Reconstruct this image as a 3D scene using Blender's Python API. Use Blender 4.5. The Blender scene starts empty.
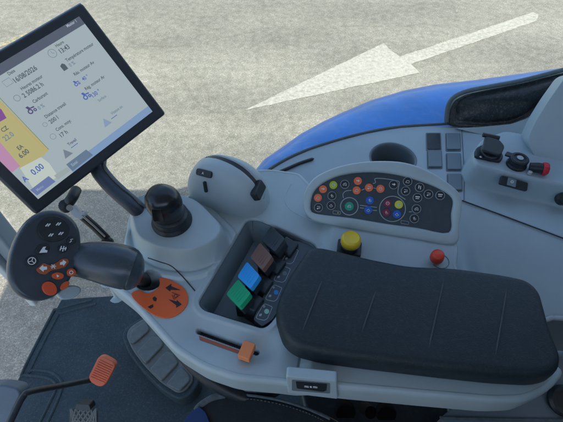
import bpy, bmesh, math, random
import numpy as np
from mathutils import Vector, Matrix
random.seed(7); rng = np.random.default_rng(7)
S = bpy.context.scene
COL = S.collection
R = math.radians

# ------------------------------------------------------------------ camera and measuring helpers
FPX = 433.0; PITCH = R(50); CAMZ = 0.56
cs, sn = math.cos(PITCH), math.sin(PITCH)
CAM = Vector((0, 0, CAMZ))

def ray(px, py):
    u = (px-281.5)/FPX; v = (211-py)/FPX
    return Vector((u, cs+v*sn, -sn+v*cs))

def W(px, py, z):
    """point of the horizontal plane at height z that was measured at this place of the photograph"""
    d = ray(px, py); t = (z-CAMZ)/d.z
    return CAM+d*t

def WY(px, py, y):
    d = ray(px, py); return CAM+d*(y/d.y)

class Plane:
    def __init__(s, o, ex, up):
        s.o = Vector(o); s.ex = Vector(ex).normalized()
        up = Vector(up); up = up-s.ex*up.dot(s.ex); s.ey = up.normalized(); s.n = s.ex.cross(s.ey)
    def pix(s, px, py):
        d = ray(px, py); t = (s.o-CAM).dot(s.n)/d.dot(s.n); p = CAM+d*t-s.o
        return (p.dot(s.ex), p.dot(s.ey))
    def w(s, a, b, h=0.0): return s.o+s.ex*a+s.ey*b+s.n*h
    def lift(s, h): return Plane(s.o+s.n*h, s.ex, s.ey)

def horiz(z): return Plane((0, 0, z), (1, 0, 0), (0, 1, 0))

# ------------------------------------------------------------------ materials
MATS = {}
def mat(name, col, rough=0.5, metal=0.0, bump=0.0, bscale=900.0, vary=0.06, vscale=9.0, dust=0.0, dscale=55, coat=0.0, emit=None, spec=0.5):
    if name in MATS: return MATS[name]
    m = bpy.data.materials.new(name); m.use_nodes = True
    nt = m.node_tree; b = nt.nodes['Principled BSDF']
    tc = nt.nodes.new('ShaderNodeTexCoord')
    n1 = nt.nodes.new('ShaderNodeTexNoise'); n1.inputs['Scale'].default_value = vscale; n1.inputs['Detail'].default_value = 5
    nt.links.new(tc.outputs['Object'], n1.inputs['Vector'])
    mr = nt.nodes.new('ShaderNodeMapRange'); mr.inputs['From Min'].default_value = .3; mr.inputs['From Max'].default_value = .7
    mr.inputs['To Min'].default_value = 1-vary; mr.inputs['To Max'].default_value = 1+vary
    nt.links.new(n1.outputs['Fac'], mr.inputs['Value'])
    mx = nt.nodes.new('ShaderNodeMix'); mx.data_type = 'RGBA'; mx.blend_type = 'MULTIPLY'; mx.inputs[0].default_value = 1
    mx.inputs[6].default_value = (*col, 1); nt.links.new(mr.outputs[0], mx.inputs[7])
    out = mx.outputs[2]
    if dust > 0:
        n2 = nt.nodes.new('ShaderNodeTexNoise'); n2.inputs['Scale'].default_value = dscale; n2.inputs['Distortion'].default_value = 1.2; n2.inputs['Detail'].default_value = 9; n2.inputs['Roughness'].default_value = .72
        nt.links.new(tc.outputs['Object'], n2.inputs['Vector'])
        r2 = nt.nodes.new('ShaderNodeMapRange'); r2.inputs['From Min'].default_value = .5; r2.inputs['From Max'].default_value = .8
        r2.inputs['To Min'].default_value = 0; r2.inputs['To Max'].default_value = dust
        nt.links.new(n2.outputs['Fac'], r2.inputs['Value'])
        m2 = nt.nodes.new('ShaderNodeMix'); m2.data_type = 'RGBA'; nt.links.new(r2.outputs[0], m2.inputs[0])
        nt.links.new(out, m2.inputs[6]); m2.inputs[7].default_value = (.42, .40, .35, 1); out = m2.outputs[2]
    nt.links.new(out, b.inputs['Base Color'])
    b.inputs['Metallic'].default_value = metal
    b.inputs['Specular IOR Level'].default_value = spec
    rr = nt.nodes.new('ShaderNodeMapRange'); rr.inputs['To Min'].default_value = max(.03, rough-.08); rr.inputs['To Max'].default_value = min(1, rough+.1)
    nt.links.new(n1.outputs['Fac'], rr.inputs['Value']); nt.links.new(rr.outputs[0], b.inputs['Roughness'])
    b.inputs['Coat Weight'].default_value = coat
    if bump > 0:
        n3 = nt.nodes.new('ShaderNodeTexNoise'); n3.inputs['Scale'].default_value = bscale; n3.inputs['Detail'].default_value = 2
        nt.links.new(tc.outputs['Object'], n3.inputs['Vector'])
        bp = nt.nodes.new('ShaderNodeBump'); bp.inputs['Strength'].default_value = bump; bp.inputs['Distance'].default_value = .001
        nt.links.new(n3.outputs['Fac'], bp.inputs['Height']); nt.links.new(bp.outputs[0], b.inputs['Normal'])
    if emit:
        b.inputs['Emission Color'].default_value = (*emit[:3], 1); b.inputs['Emission Strength'].default_value = emit[3]
    MATS[name] = m; return m

def lit(name, col, k=1.0):
    """a lit patch of the terminal's screen"""
    return mat(name, (.02, .02, .022), .22, emit=(*col, k), vary=0)

PL = mat('console_plastic', (.385, .475, .500), .42, bump=.2, bscale=1300, vary=.06, dust=.08, dscale=120)
PL2 = mat('trim_plastic', (.355, .452, .500), .43, bump=.2, bscale=1300, vary=.06, dust=.08, dscale=120)
PLD = mat('mid_grey_plastic', (.13, .17, .195), .5, bump=.12, vary=.05, dust=.05)
PLF = mat('panel_frame_plastic', (.27, .31, .36), .42, bump=.1, vary=.04, dust=.03)
FACE = mat('panel_face', (.030, .050, .065), .42, vary=.08, dust=.06)
TRAY = mat('tray_plastic', (.15, .205, .235), .5, bump=.15, vary=.1, dust=.14)
BLK = mat('black_plastic', (.013, .019, .024), .42, bump=.1, vary=.1, dust=.06)
BLKG = mat('gloss_black', (.010, .012, .015), .2, vary=.1, dust=.03)
GUN = mat('gunmetal_plastic', (.046, .066, .084), .27, bump=.08, vary=.08, dust=.05)
GUNF = mat('handle_face_plastic', (.030, .044, .060), .42, bump=.12, vary=.08, dust=.05)
PAD = mat('armrest_vinyl', (.0095, .020, .026), .52, bump=.6, bscale=700, vary=.22, vscale=10, dust=.07, dscale=130)
SEAM = mat('vinyl_seam', (.045, .052, .062), .5, bump=.3, vary=.08)
ORANGE = mat('orange_plastic', (.72, .115, .022), .48, bump=.1, vary=.08, dust=.05)
ORANGED = mat('orange_button', (.62, .10, .03), .4, vary=.08, dust=.05)
BROWNB = mat('burnt_orange_button', (.36, .085, .028), .42, vary=.08, dust=.06)
SALMON = mat('salmon_button', (.80, .17, .07), .5, vary=.06)
PEACH = mat('peach_slider', (.80, .25, .09), .5, vary=.08, bump=.1)
YEL = mat('yellow_plastic', (.72, .50, .02), .4, vary=.06, dust=.03)
YELB = mat('yellow_button', (.66, .62, .05), .5, vary=.06)
LIME = mat('lime_button', (.42, .52, .03), .5, vary=.06)
TEAL = mat('teal_button', (.015, .30, .20), .5, vary=.06)
BLUEB = mat('blue_button', (.015, .11, .50), .5, vary=.06)
MAROON = mat('maroon_button', (.19, .018, .055), .5, vary=.06)
RED = mat('red_plastic', (.70, .055, .02), .4, vary=.06)
REDP = mat('red_cap', (.55, .02, .035), .38, vary=.06)
GREENL = mat('green_lever', (.008, .38, .17), .48, bump=.15, vary=.08, dust=.04)
BLUEL = mat('blue_lever', (.03, .36, .82), .48, bump=.15, vary=.08, dust=.04)
BROWNL = mat('brown_lever', (.19, .10, .078), .5, bump=.15, vary=.08, dust=.05)
BLKL = mat('black_lever', (.03, .042, .052), .5, bump=.15, vary=.08, dust=.05)
WHITE = mat('white_print', (.72, .75, .76), .55, vary=.03)
GREYP = mat('grey_print', (.33, .38, .42), .55, vary=.05)
DARKP = mat('dark_print', (.018, .016, .018), .55, vary=.05)
RUBBER = mat('floor_rubber', (.021, .042, .050), .66, bump=.5, bscale=500, vary=.25, vscale=11, dust=.22, dscale=170)
RUBB2 = mat('pedal_rubber', (.12, .14, .135), .7, bump=.4, bscale=500, vary=.15, vscale=20, dust=.2, dscale=90)
SEAL = mat('window_seal', (.085, .115, .125), .55, vary=.1, dust=.15)
METAL = mat('dull_metal', (.42, .44, .46), .35, metal=.85, vary=.1)
GREYM = mat('light_grey_clamp', (.42, .46, .48), .4, vary=.08)
LEATHER = mat('black_leather', (.014, .02, .025), .42, bump=.4, bscale=700, vary=.12, dust=.04)
PIPING = mat('grey_piping', (.10, .125, .135), .6, bump=.6, bscale=1500, vary=.25, vscale=120)
DENIM = mat('blue_fabric', (.012, .045, .16), .75, bump=.5, bscale=1500, vary=.15)
PINKP = mat('orange_pad_rubber', (.60, .13, .06), .6, bump=.3, vary=.1, dust=.12)
DUSTY = mat('dusty_black', (.020, .024, .024), .45, bump=.25, bscale=400, vary=.25, vscale=14, dust=.42, dscale=150)
LINER = mat('headliner', (.46, .48, .49), .8, bump=.3, vary=.05)

def paint_mat():
    m = mat('blue_fender_paint', (.018, .19, .57), .36, vary=.16, vscale=9, coat=.25, dust=.24, dscale=22, spec=.35)
    return m
BLUEP = paint_mat()

# ------------------------------------------------------------------ object helpers
WO = {}                                   # world place of every object's origin
def _org(o): return WO[o.name] if o is not None else Vector((0, 0, 0))

def tag(o, label, cat, group=None, kind=None):
    if label: o['label'] = label
    if cat: o['category'] = cat
    if group: o['group'] = group
    if kind: o['kind'] = kind
    return o

def empty(name, loc, label=None, cat=None, group=None, parent=None):
    o = bpy.data.objects.new(name, None); COL.objects.link(o); o.empty_display_size = .02
    loc = Vector(loc); o.parent = parent; o.location = loc-_org(parent); WO[o.name] = loc
    return tag(o, label, cat, group)

class MB:
    """collects shapes, then links them as ONE mesh object"""
    def __init__(s): s.v = []; s.f = []
    def add(s, vs, fs):
        k = len(s.v); s.v += [Vector(p) for p in vs]; s.f += [[i+k for i in q] for q in fs]; return s
    def prism(s, pl, pts, h0, h1):
        area = sum(pts[i][0]*pts[(i+1) % len(pts)][1]-pts[(i+1) % len(pts)][0]*pts[i][1] for i in range(len(pts)))
        if area < 0: pts = pts[::-1]
        n = len(pts)
        vs = [pl.w(a, b, h0) for a, b in pts]+[pl.w(a, b, h1) for a, b in pts]
        fs = [list(range(n))[::-1], list(range(n, 2*n))]+[[i, (i+1) % n, n+(i+1) % n, n+i] for i in range(n)]
        return s.add(vs, fs)
    def sheet(s, pl, pts, h=0.0):
        area = sum(pts[i][0]*pts[(i+1) % len(pts)][1]-pts[(i+1) % len(pts)][0]*pts[i][1] for i in range(len(pts)))
        if area < 0: pts = pts[::-1]
        return s.add([pl.w(a, b, h) for a, b in pts], [list(range(len(pts)))])
    def disc(s, pl, c, rx, ry=None, h0=0.0, h1=.001, rot=0.0, n=32):
        ry = ry or rx; cr, sr = math.cos(rot), math.sin(rot); pts = []
        for i in range(n):
            t = 2*math.pi*i/n; x, y = rx*math.cos(t), ry*math.sin(t)
            pts.append((c[0]+x*cr-y*sr, c[1]+x*sr+y*cr))
        return s.prism(pl, pts, h0, h1)
    def ring(s, pl, c, r0, r1, h0=0.0, h1=.0008, n=40, sy=1.0):
        vs = []; fs = []
        for i in range(n):
            t = 2*math.pi*i/n; x, y = math.cos(t), math.sin(t)*sy
            for r, h in ((r0, h0), (r1, h0), (r1, h1), (r0, h1)): vs.append(pl.w(c[0]+x*r, c[1]+y*r, h))
        for i in range(n):
            a, b = 4*i, 4*((i+1) % n)
            for k in range(4): fs.append([a+k, a+(k+1) % 4, b+(k+1) % 4, b+k])
        return s.add(vs, fs)
    def stroke(s, pl, pts, wid, h=.0004, closed=False):
        """a printed line of constant width"""
        P = [Vector(p) for p in pts]; n = len(P)
        L = []; Rr = []
        for i in range(n):
            if closed: a, b = P[i-1], P[(i+1) % n]
            else: a, b = P[max(i-1, 0)], P[min(i+1, n-1)]
            d = (b-a); d = d.normalized() if d.length > 1e-9 else Vector((1, 0))
            q = Vector((-d.y, d.x))*wid/2; L.append(P[i]+q); Rr.append(P[i]-q)
        vs = []
        for i in range(n):
            vs += [pl.w(*L[i], h), pl.w(*Rr[i], h), pl.w(*L[i], 0), pl.w(*Rr[i], 0)]
        fs = []
        for i in range(n if closed else n-1):
            a, b = 4*i, 4*((i+1) % n)
            fs += [[a, a+1, b+1, b], [a+2, a, b, b+2], [a+1, a+3, b+3, b+1]]
        return s.add(vs, fs)
    def tube(s, pts, rad, n=16, sy=1.0, cap=True):
        P = [Vector(p) for p in pts]; m = len(P)
        if not isinstance(rad, (list, tuple)): rad = [rad]*m
        up = Vector((0, 0, 1)); vs = []; fs = []; prev = None
        for i in range(m):
            d = (P[min(i+1, m-1)]-P[max(i-1, 0)]).normalized()
            x = d.cross(up) if prev is None else prev-d*prev.dot(d)
            if x.length < 1e-4: x = d.cross(Vector((1, 0, 0)))
            x.normalize(); prev = x; y = d.cross(x)
            for k in range(n):
                t = 2*math.pi*k/n; vs.append(P[i]+x*(rad[i]*math.cos(t))+y*(rad[i]*sy*math.sin(t)))
        for i in range(m-1):
            for k in range(n): fs.append([i*n+k, i*n+(k+1) % n, (i+1)*n+(k+1) % n, (i+1)*n+k])
        if cap: fs += [list(range(n))[::-1], list(range((m-1)*n, m*n))]
        return s.add(vs, fs)
    def lathe(s, o, axis, prof, n=48, wob=None, ref=None, open0=False):
        """prof: list of (radius, height along axis)"""
        o = Vector(o); ax = Vector(axis).normalized()
        x = (Vector(ref) if ref else Vector((1, 0, 0))); x = (x-ax*x.dot(ax)).normalized(); y = ax.cross(x)
        vs = []; fs = []; m = len(prof)
        for i, (r, h) in enumerate(prof):
            for k in range(n):
                t = 2*math.pi*k/n; rr = r*(wob(t, i) if wob else 1)
                vs.append(o+ax*h+x*rr*math.cos(t)+y*rr*math.sin(t))
        for i in range(m-1):
            for k in range(n): fs.append([i*n+k, i*n+(k+1) % n, (i+1)*n+(k+1) % n, (i+1)*n+k])
        fs += ([] if open0 else [list(range(n))[::-1]])+[list(range((m-1)*n, m*n))]
        return s.add(vs, fs)
    def text(s, pl, txt, at, size, ang=0.0, h=.0003, sx=1.0):
        cu = bpy.data.curves.new('lettering', 'FONT'); cu.body = txt; cu.size = size; cu.resolution_u = 2; cu.offset = .018*size
        o = bpy.data.objects.new('lettering', cu); me = o.to_mesh()
        ca, sa = math.cos(ang), math.sin(ang)
        vs = [pl.w(at[0]+v.co.x*sx*ca-v.co.y*sa, at[1]+v.co.x*sx*sa+v.co.y*ca, h) for v in me.vertices]
        fs = [list(p.vertices) for p in me.polygons]
        s.add(vs, fs); o.to_mesh_clear(); bpy.data.objects.remove(o); bpy.data.curves.remove(cu); return s
    def build(s, name, m, parent=None, bevel=0.0, seg=3, ang=35, label=None, cat=None, group=None, kind=None, sub=0, smooth=True, recalc=True):
        me = bpy.data.meshes.new(name)
        lo = Vector([min(p[i] for p in s.v) for i in range(3)]); hi = Vector([max(p[i] for p in s.v) for i in range(3)])
        c = (lo+hi)/2
        me.from_pydata([p-c for p in s.v], [], s.f); me.update()
        if recalc:
            bm = bmesh.new(); bm.from_mesh(me); bmesh.ops.recalc_face_normals(bm, faces=bm.faces); bm.to_mesh(me); bm.free()
        o = bpy.data.objects.new(name, me); COL.objects.link(o); me.materials.append(m)
        if smooth:
            me.polygons.foreach_set('use_smooth', [True]*len(me.polygons))
            if not sub: me.set_sharp_from_angle(angle=R(ang))
        if bevel > 0:
            bv = o.modifiers.new('bevel', 'BEVEL'); bv.width = bevel; bv.segments = seg; bv.limit_method = 'ANGLE'; bv.angle_limit = R(30); bv.harden_normals = False
            me.polygons.foreach_set('use_smooth', [True]*len(me.polygons))
            for e in me.edges: e.use_edge_sharp = False
            w = o.modifiers.new('wn', 'WEIGHTED_NORMAL'); w.keep_sharp = False
        if sub:
            ss = o.modifiers.new('ss', 'SUBSURF'); ss.levels = ss.render_levels = sub
        o.parent = parent; o.location = c-_org(parent); WO[o.name] = c
        return tag(o, label, cat, group, kind)

def roundpoly(pts, r, n=5):
    """rounds the corners of a polygon"""
    out = []; P = [Vector(p[:2]) for p in pts]; m = len(P)
    rs = r if isinstance(r, (list, tuple)) else [r]*m
    for i in range(m):
        a, b, c = P[i-1], P[i], P[(i+1) % m]
        d0 = (a-b); d1 = (c-b); k = min(rs[i], d0.length*.48, d1.length*.48)
        p0 = b+d0.normalized()*k; p1 = b+d1.normalized()*k
        for j in range(n+1):
            t = j/n; q = p0*(1-t)**2+b*2*t*(1-t)+p1*t*t; out.append((q.x, q.y))
    return out

def smooth_path(pts, n=8, closed=False):
    P = [Vector(p) for p in pts]; m = len(P); out = []
    for i in range(m if closed else m-1):
        if closed: p0, p1, p2, p3 = P[i-1], P[i], P[(i+1) % m], P[(i+2) % m]
        else: p0, p1, p2, p3 = P[max(i-1, 0)], P[i], P[i+1], P[min(i+2, m-1)]
        for j in range(n):
            t = j/n
            out.append(.5*((2*p1)+(p2-p0)*t+(2*p0-5*p1+4*p2-p3)*t*t+(3*p1-p0-3*p2+p3)*t**3))
    if not closed: out.append(P[-1])
    return out

def pp(pl, pts): return [pl.pix(*p) for p in pts]

# height field helpers
def sdf_poly(X, Y, poly):
    d = np.full(X.shape, 1e9); ins = np.zeros(X.shape, bool); n = len(poly)
    for i in range(n):
        ax, ay = poly[i][0], poly[i][1]; bx, by = poly[(i+1) % n][0], poly[(i+1) % n][1]
        ex, ey = bx-ax, by-ay; wx, wy = X-ax, Y-ay
        t = np.clip((wx*ex+wy*ey)/(ex*ex+ey*ey+1e-18), 0, 1)
        d = np.minimum(d, (wx-ex*t)**2+(wy-ey*t)**2)
        c = ((ay <= Y) & (by > Y)) | ((ay > Y) & (by <= Y))
        with np.errstate(divide='ignore', invalid='ignore'):
            xi = ax+(Y-ay)*ex/np.where(abs(ey) < 1e-12, 1e-12, ey)
        ins ^= c & (X < xi)
    d = np.sqrt(d); return np.where(ins, -d, d)
def sstep(a, b, x):
    t = np.clip((x-a)/(b-a), 0, 1); return t*t*(3-2*t)
def sdf_cap(X, Y, a, b):
    ex, ey = b[0]-a[0], b[1]-a[1]; t = np.clip(((X-a[0])*ex+(Y-a[1])*ey)/(ex*ex+ey*ey), 0, 1)
    return np.hypot(X-a[0]-ex*t, Y-a[1]-ey*t)
def lip(d, r):
    """drop near the edge of a hole or rim; d = distance from the edge (positive on the solid)"""
    q = np.clip(r-d, 0, r); return r-np.sqrt(np.maximum(r*r-q*q, 0))
def heightfield(name, X, Y, Z, keep, m, parent=None, **kw):
    ny, nx = X.shape; idx = -np.ones(X.shape, int)
    q = keep[:-1, :-1] & keep[1:, :-1] & keep[:-1, 1:] & keep[1:, 1:]
    used = np.zeros(X.shape, bool); used[:-1, :-1] |= q; used[1:, :-1] |= q; used[:-1, 1:] |= q; used[1:, 1:] |= q
    idx[used] = np.arange(used.sum()); c = Vector((float(X[used].mean()), float(Y[used].mean()), float(Z[used].mean())))
    co = np.stack([X[used]-c.x, Y[used]-c.y, Z[used]-c.z], 1)
    F = np.stack([idx[:-1, :-1][q], idx[:-1, 1:][q], idx[1:, 1:][q], idx[1:, :-1][q]], 1)
    me = bpy.data.meshes.new(name); me.from_pydata(co.tolist(), [], F.tolist()); me.update()
    me.polygons.foreach_set('use_smooth', [True]*len(me.polygons)); me.materials.append(m)
    o = bpy.data.objects.new(name, me); COL.objects.link(o); o.parent = parent; o.location = c-_org(parent); WO[o.name] = c
    return tag(o, kw.get('label'), kw.get('cat'), kw.get('group'), kw.get('kind'))
def grid(x0, x1, y0, y1, st):
    return np.meshgrid(np.arange(x0, x1, st), np.arange(y0, y1, st))

# ================================================================== THE GROUND OUTSIDE
GZ = -1.95
def asphalt():
    m = bpy.data.materials.new('asphalt'); m.use_nodes = True; nt = m.node_tree; b = nt.nodes['Principled BSDF']
    tc = nt.nodes.new('ShaderNodeTexCoord'); N = nt.nodes.new; L = nt.links.new
    vo = N('ShaderNodeTexVoronoi'); vo.inputs['Scale'].default_value = 165; L(tc.outputs['Object'], vo.inputs['Vector'])
    hs = N('ShaderNodeSeparateColor'); L(vo.outputs['Color'], hs.inputs[0])
    r1 = N('ShaderNodeValToRGB'); L(hs.outputs[0], r1.inputs[0])
    e = r1.color_ramp.elements
    e[0].position = 0; e[0].color = (.162, .151, .115, 1); e[1].position = 1; e[1].color = (.34, .322, .257, 1)
    k = e.new(.35); k.color = (.212, .200, .157, 1); k = e.new(.75); k.color = (.246, .233, .184, 1)
    n2 = N('ShaderNodeTexNoise'); n2.inputs['Scale'].default_value = .9; n2.inputs['Detail'].default_value = 6; L(tc.outputs['Object'], n2.inputs['Vector'])
    n3 = N('ShaderNodeTexNoise'); n3.inputs['Scale'].default_value = 14; n3.inputs['Detail'].default_value = 6; L(tc.outputs['Object'], n3.inputs['Vector'])
    ad = N('ShaderNodeMath'); ad.operation = 'ADD'; L(n2.outputs['Fac'], ad.inputs[0]); L(n3.outputs['Fac'], ad.inputs[1])
    mr = N('ShaderNodeMapRange'); mr.inputs['From Min'].default_value = .7; mr.inputs['From Max'].default_value = 1.3; mr.inputs['To Min'].default_value = .70; mr.inputs['To Max'].default_value = 1.2
    L(ad.outputs[0], mr.inputs['Value'])
    mx = N('ShaderNodeMix'); mx.data_type = 'RGBA'; mx.blend_type = 'MULTIPLY'; mx.inputs[0].default_value = 1; L(r1.outputs[0], mx.inputs[6]); L(mr.outputs[0], mx.inputs[7])
    # wheel-worn bands, stains and fine cracks
    mp = N('ShaderNodeMapping'); mp.inputs['Rotation'].default_value = (0, 0, R(-12)); mp.inputs['Scale'].default_value = (.12, 1.1, 1); L(tc.outputs['Object'], mp.inputs['Vector'])
    n4 = N('ShaderNodeTexNoise'); n4.inputs['Scale'].default_value = 1.3; n4.inputs['Detail'].default_value = 5; n4.inputs['Roughness'].default_value = .6; L(mp.outputs[0], n4.inputs['Vector'])
    m4 = N('ShaderNodeMapRange'); m4.inputs['From Min'].default_value = .35; m4.inputs['From Max'].default_value = .65; m4.inputs['To Min'].default_value = .86; m4.inputs['To Max'].default_value = 1.10; L(n4.outputs['Fac'], m4.inputs['Value'])
    n5 = N('ShaderNodeTexNoise'); n5.inputs['Scale'].default_value = 2.2; n5.inputs['Detail'].default_value = 4; L(tc.outputs['Object'], n5.inputs['Vector'])
    vd = N('ShaderNodeMix'); vd.data_type = 'RGBA'; vd.inputs[0].default_value = .18; L(tc.outputs['Object'], vd.inputs[6]); L(n5.outputs['Color'], vd.inputs[7])
    vc = N('ShaderNodeTexVoronoi'); vc.feature = 'DISTANCE_TO_EDGE'; vc.inputs['Scale'].default_value = .42; L(vd.outputs[2], vc.inputs['Vector'])
    m5 = N('ShaderNodeMapRange'); m5.inputs['From Max'].default_value = .008; m5.inputs['To Min'].default_value = .86; L(vc.outputs['Distance'], m5.inputs['Value'])
    mm = N('ShaderNodeMath'); mm.operation = 'MULTIPLY'; L(m4.outputs[0], mm.inputs[0]); L(m5.outputs[0], mm.inputs[1])
    mx2 = N('ShaderNodeMix'); mx2.data_type = 'RGBA'; mx2.blend_type = 'MULTIPLY'; mx2.inputs[0].default_value = 1; L(mx.outputs[2], mx2.inputs[6]); L(mm.outputs[0], mx2.inputs[7]); mx = mx2
    L(mx.outputs[2], b.inputs['Base Color']); b.inputs['Roughness'].default_value = .85
    bp = N('ShaderNodeBump'); bp.inputs['Strength'].default_value = .3; bp.inputs['Distance'].default_value = .008; L(vo.outputs['Distance'], bp.inputs['Height']); L(bp.outputs[0], b.inputs['Normal'])
    return m
ASPH = asphalt()
def worn_paint(name, col, th, soft):
    m = ASPH.copy(); m.name = name; nt = m.node_tree; b = nt.nodes['Principled BSDF']; N = nt.nodes.new; L = nt.links.new
    src = b.inputs['Base Color'].links[0].from_socket; tc = [n for n in nt.nodes if n.type == 'TEX_COORD'][0]
    n = N('ShaderNodeTexNoise'); n.inputs['Scale'].default_value = 26; n.inputs['Detail'].default_value = 8; n.inputs['Roughness'].default_value = .75; L(tc.outputs['Object'], n.inputs['Vector'])
    r = N('ShaderNodeMapRange'); r.inputs['From Min'].default_value = th; r.inputs['From Max'].default_value = th+soft; r.inputs['To Max'].default_value = .93; L(n.outputs['Fac'], r.inputs['Value'])
    mx = N('ShaderNodeMix'); mx.data_type = 'RGBA'; L(r.outputs[0], mx.inputs[0]); L(src, mx.inputs[6]); mx.inputs[7].default_value = (*col, 1)
    L(mx.outputs[2], b.inputs['Base Color']); return m
g = MB(); g.add([(-90, -90, GZ), (90, -90, GZ), (90, 90, GZ), (-90, 90, GZ)], [[0, 1, 2, 3]])
g.build('asphalt_ground', ASPH, kind='structure', label='pale worn asphalt yard outside the cab window')
pg = horiz(GZ+.004)
ar = pp(pg, [(243, 110.5), (384, 43), (391, 50), (400, 56.5), (533, 12), (538.5, 15), (537, 20.5), (411, 64), (420, 72.5)])
def ragged(P, step, amp):
    o = []
    for i in range(len(P)):
        a, b = Vector(P[i]), Vector(P[(i+1) % len(P)]); k = max(1, int((b-a).length/step)); t = (b-a).normalized(); q = Vector((-t.y, t.x)); w_ = 0
        for j in range(k):
            w_ = .6*w_+random.uniform(-amp, amp); v = a.lerp(b, j/k)+(q*w_ if j else Vector((0, 0))); o.append((v.x, v.y))
    return o
MB().sheet(pg, ragged(ar, .025, .004)).build('arrow_marking', worn_paint('worn_white_paint', (.43, .415, .345), .28, .34), smooth=False, label='worn white arrow painted on the asphalt outside the window', cat='road marking')
yl = pp(pg, [(-60, 68), (60, 18.5), (62, 21), (-58, 72)])
MB().sheet(pg, yl).build('yellow_line_marking', worn_paint('worn_yellow_paint', (.55, .43, .13), .45, .25), smooth=False, label='faint yellow line painted on the asphalt behind the monitor', cat='road marking')

# ================================================================== SKY, SUN, CAMERA
w = bpy.data.worlds.new('World'); S.world = w; w.use_nodes = True
nt = w.node_tree; bg = nt.nodes['Background']; sk = nt.nodes.new('ShaderNodeTexSky'); sk.sky_type = 'NISHITA'; sk.sun_disc = False
SUN = Vector((.34, -.55, 1)).normalized()
sk.sun_elevation = math.asin(SUN.z); sk.sun_rotation = math.atan2(SUN.x, SUN.y)
sk.air_density = 1.0; sk.dust_density = 1.5; sk.ozone_density = 1.0
nt.links.new(sk.outputs[0], bg.inputs['Color']); bg.inputs['Strength'].default_value = .15
sl = bpy.data.lights.new('sun', 'SUN'); sl.energy = 2.9; sl.angle = R(.5); sl.color = (1, .95, .86)
so = bpy.data.objects.new('sun', sl); COL.objects.link(so); so.rotation_euler = (-SUN).to_track_quat('-Z', 'Y').to_euler()
cd = bpy.data.cameras.new('camera'); co = bpy.data.objects.new('camera', cd); COL.objects.link(co)
cd.sensor_fit = 'HORIZONTAL'; cd.sensor_width = 36; cd.lens = FPX/563*36; cd.clip_start = .02; cd.clip_end = 400
co.location = CAM; co.rotation_euler = (R(90)-PITCH, 0, 0); S.camera = co
S.view_settings.view_transform = 'Standard'; S.view_settings.look = 'None'; S.view_settings.gamma = 1; S.view_settings.exposure = 1.2
S.cycles.transparent_max_bounces = 16; S.cycles.max_bounces = 8; S.cycles.diffuse_bounces = 5
try: S.cycles.use_denoising = True
except Exception: pass

# ================================================================== CAB SHELL
rf = empty('cab_roof', (.3, 0, .92), 'pale grey cab roof above the driver seat', 'roof')
p = horiz(.92)
MB().prism(p, roundpoly([(-.82, -.80), (1.7, -.80), (1.7, .70), (-.82, .70)], .1), 0, .10).build('roof_shell', BLUEP, rf, bevel=.02)  # unseen roof, lengthened rearward to keep sun off the fender
MB().prism(p, roundpoly([(-.79, -.77), (1.67, -.77), (1.67, .67), (-.79, .67)], .1), -.02, -.002).build('headliner', LINER, rf)

fl = empty('cab_floor', (-.1, .3, -.72), 'dark rubber covered cab floor with a raised groove line', 'floor')
p = horiz(-.74)
FL = [(61, 299), (86, 297), (200, 290), (330, 300), (560, 300), (700, 520), (200, 620), (-80, 520), (12, 389)]
MB().prism(p, pp(horiz(-.72), FL), -.06, .02).build('floor_mat', RUBBER, fl, bevel=.006)
MB().prism(horiz(-.745), [(-.72, -.76), (1.0, -.76), (1.0, .70), (-.66, .70)], -.12, 0).build('floor_slab', BLK, fl)
pf = horiz(-.7195)
for gl in ([(92, 300), (58, 309), (52, 314), (23, 371), (26, 375), (47, 378), (56, 386), (50, 402), (36, 430)],
           [(96, 304), (62, 313), (57, 317), (31, 368), (34, 370), (52, 373), (62, 384), (57, 402), (44, 430)]):
    q = smooth_path([Vector(pf.pix(*a)) for a in gl], 5)
    MB().tube([pf.w(a.x, a.y, -.001) for a in q], .0045, 8).build('mat_ridge', RUBBER, fl)

# front corner pillar of the cab at the floor's corner
pb = W(50, 297, -.74)
pl_ = empty('corner_pillar', pb, 'blue grey front corner pillar behind the control handle', 'pillar')
def vbox(mb, x0, x1, y0, y1, z0, z1):
    P = horiz(0); return mb.prism(P, [(x0, y0), (x1, y0), (x1, y1), (x0, y1)], z0, z1)
vbox(MB(), pb.x-.035, pb.x+.012, pb.y-.01, pb.y+.05, -.75, .90).build('pillar_post', mat('pillar_grey', (.20, .27, .32), .5, bump=.1), pl_, bevel=.01)
vbox(MB(), pb.x-.06, pb.x-.037, pb.y-.03, pb.y+.03, -.75, .90).build('pillar_trim', PL, pl_, bevel=.006)

dr_ = empty('door_light_blocker', (.2, -.80, -.4), 'opaque grey door panel added to block light on the far side of the seat', 'door')
MB().prism(horiz(-.70), [(-.5, -.82), (1.0, -.82), (1.0, -.78), (-.5, -.78)], 0, 1.15).build('door_blocker_panel', PLD, dr_, bevel=.01)  # opaque panel in place of door glass, added to block side light
rw_ = empty('rear_light_blocker', (1.03, 0, -.4), 'opaque grey rear wall added to block light behind the seat', 'wall')
MB().prism(horiz(-.70), [(1.01, -.76), (1.05, -.76), (1.05, .70), (1.01, .70)], 0, 1.30).build('rear_blocker_panel', PLD, rw_, bevel=.01)  # unseen opaque wall, added to block light from the rear

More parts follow.
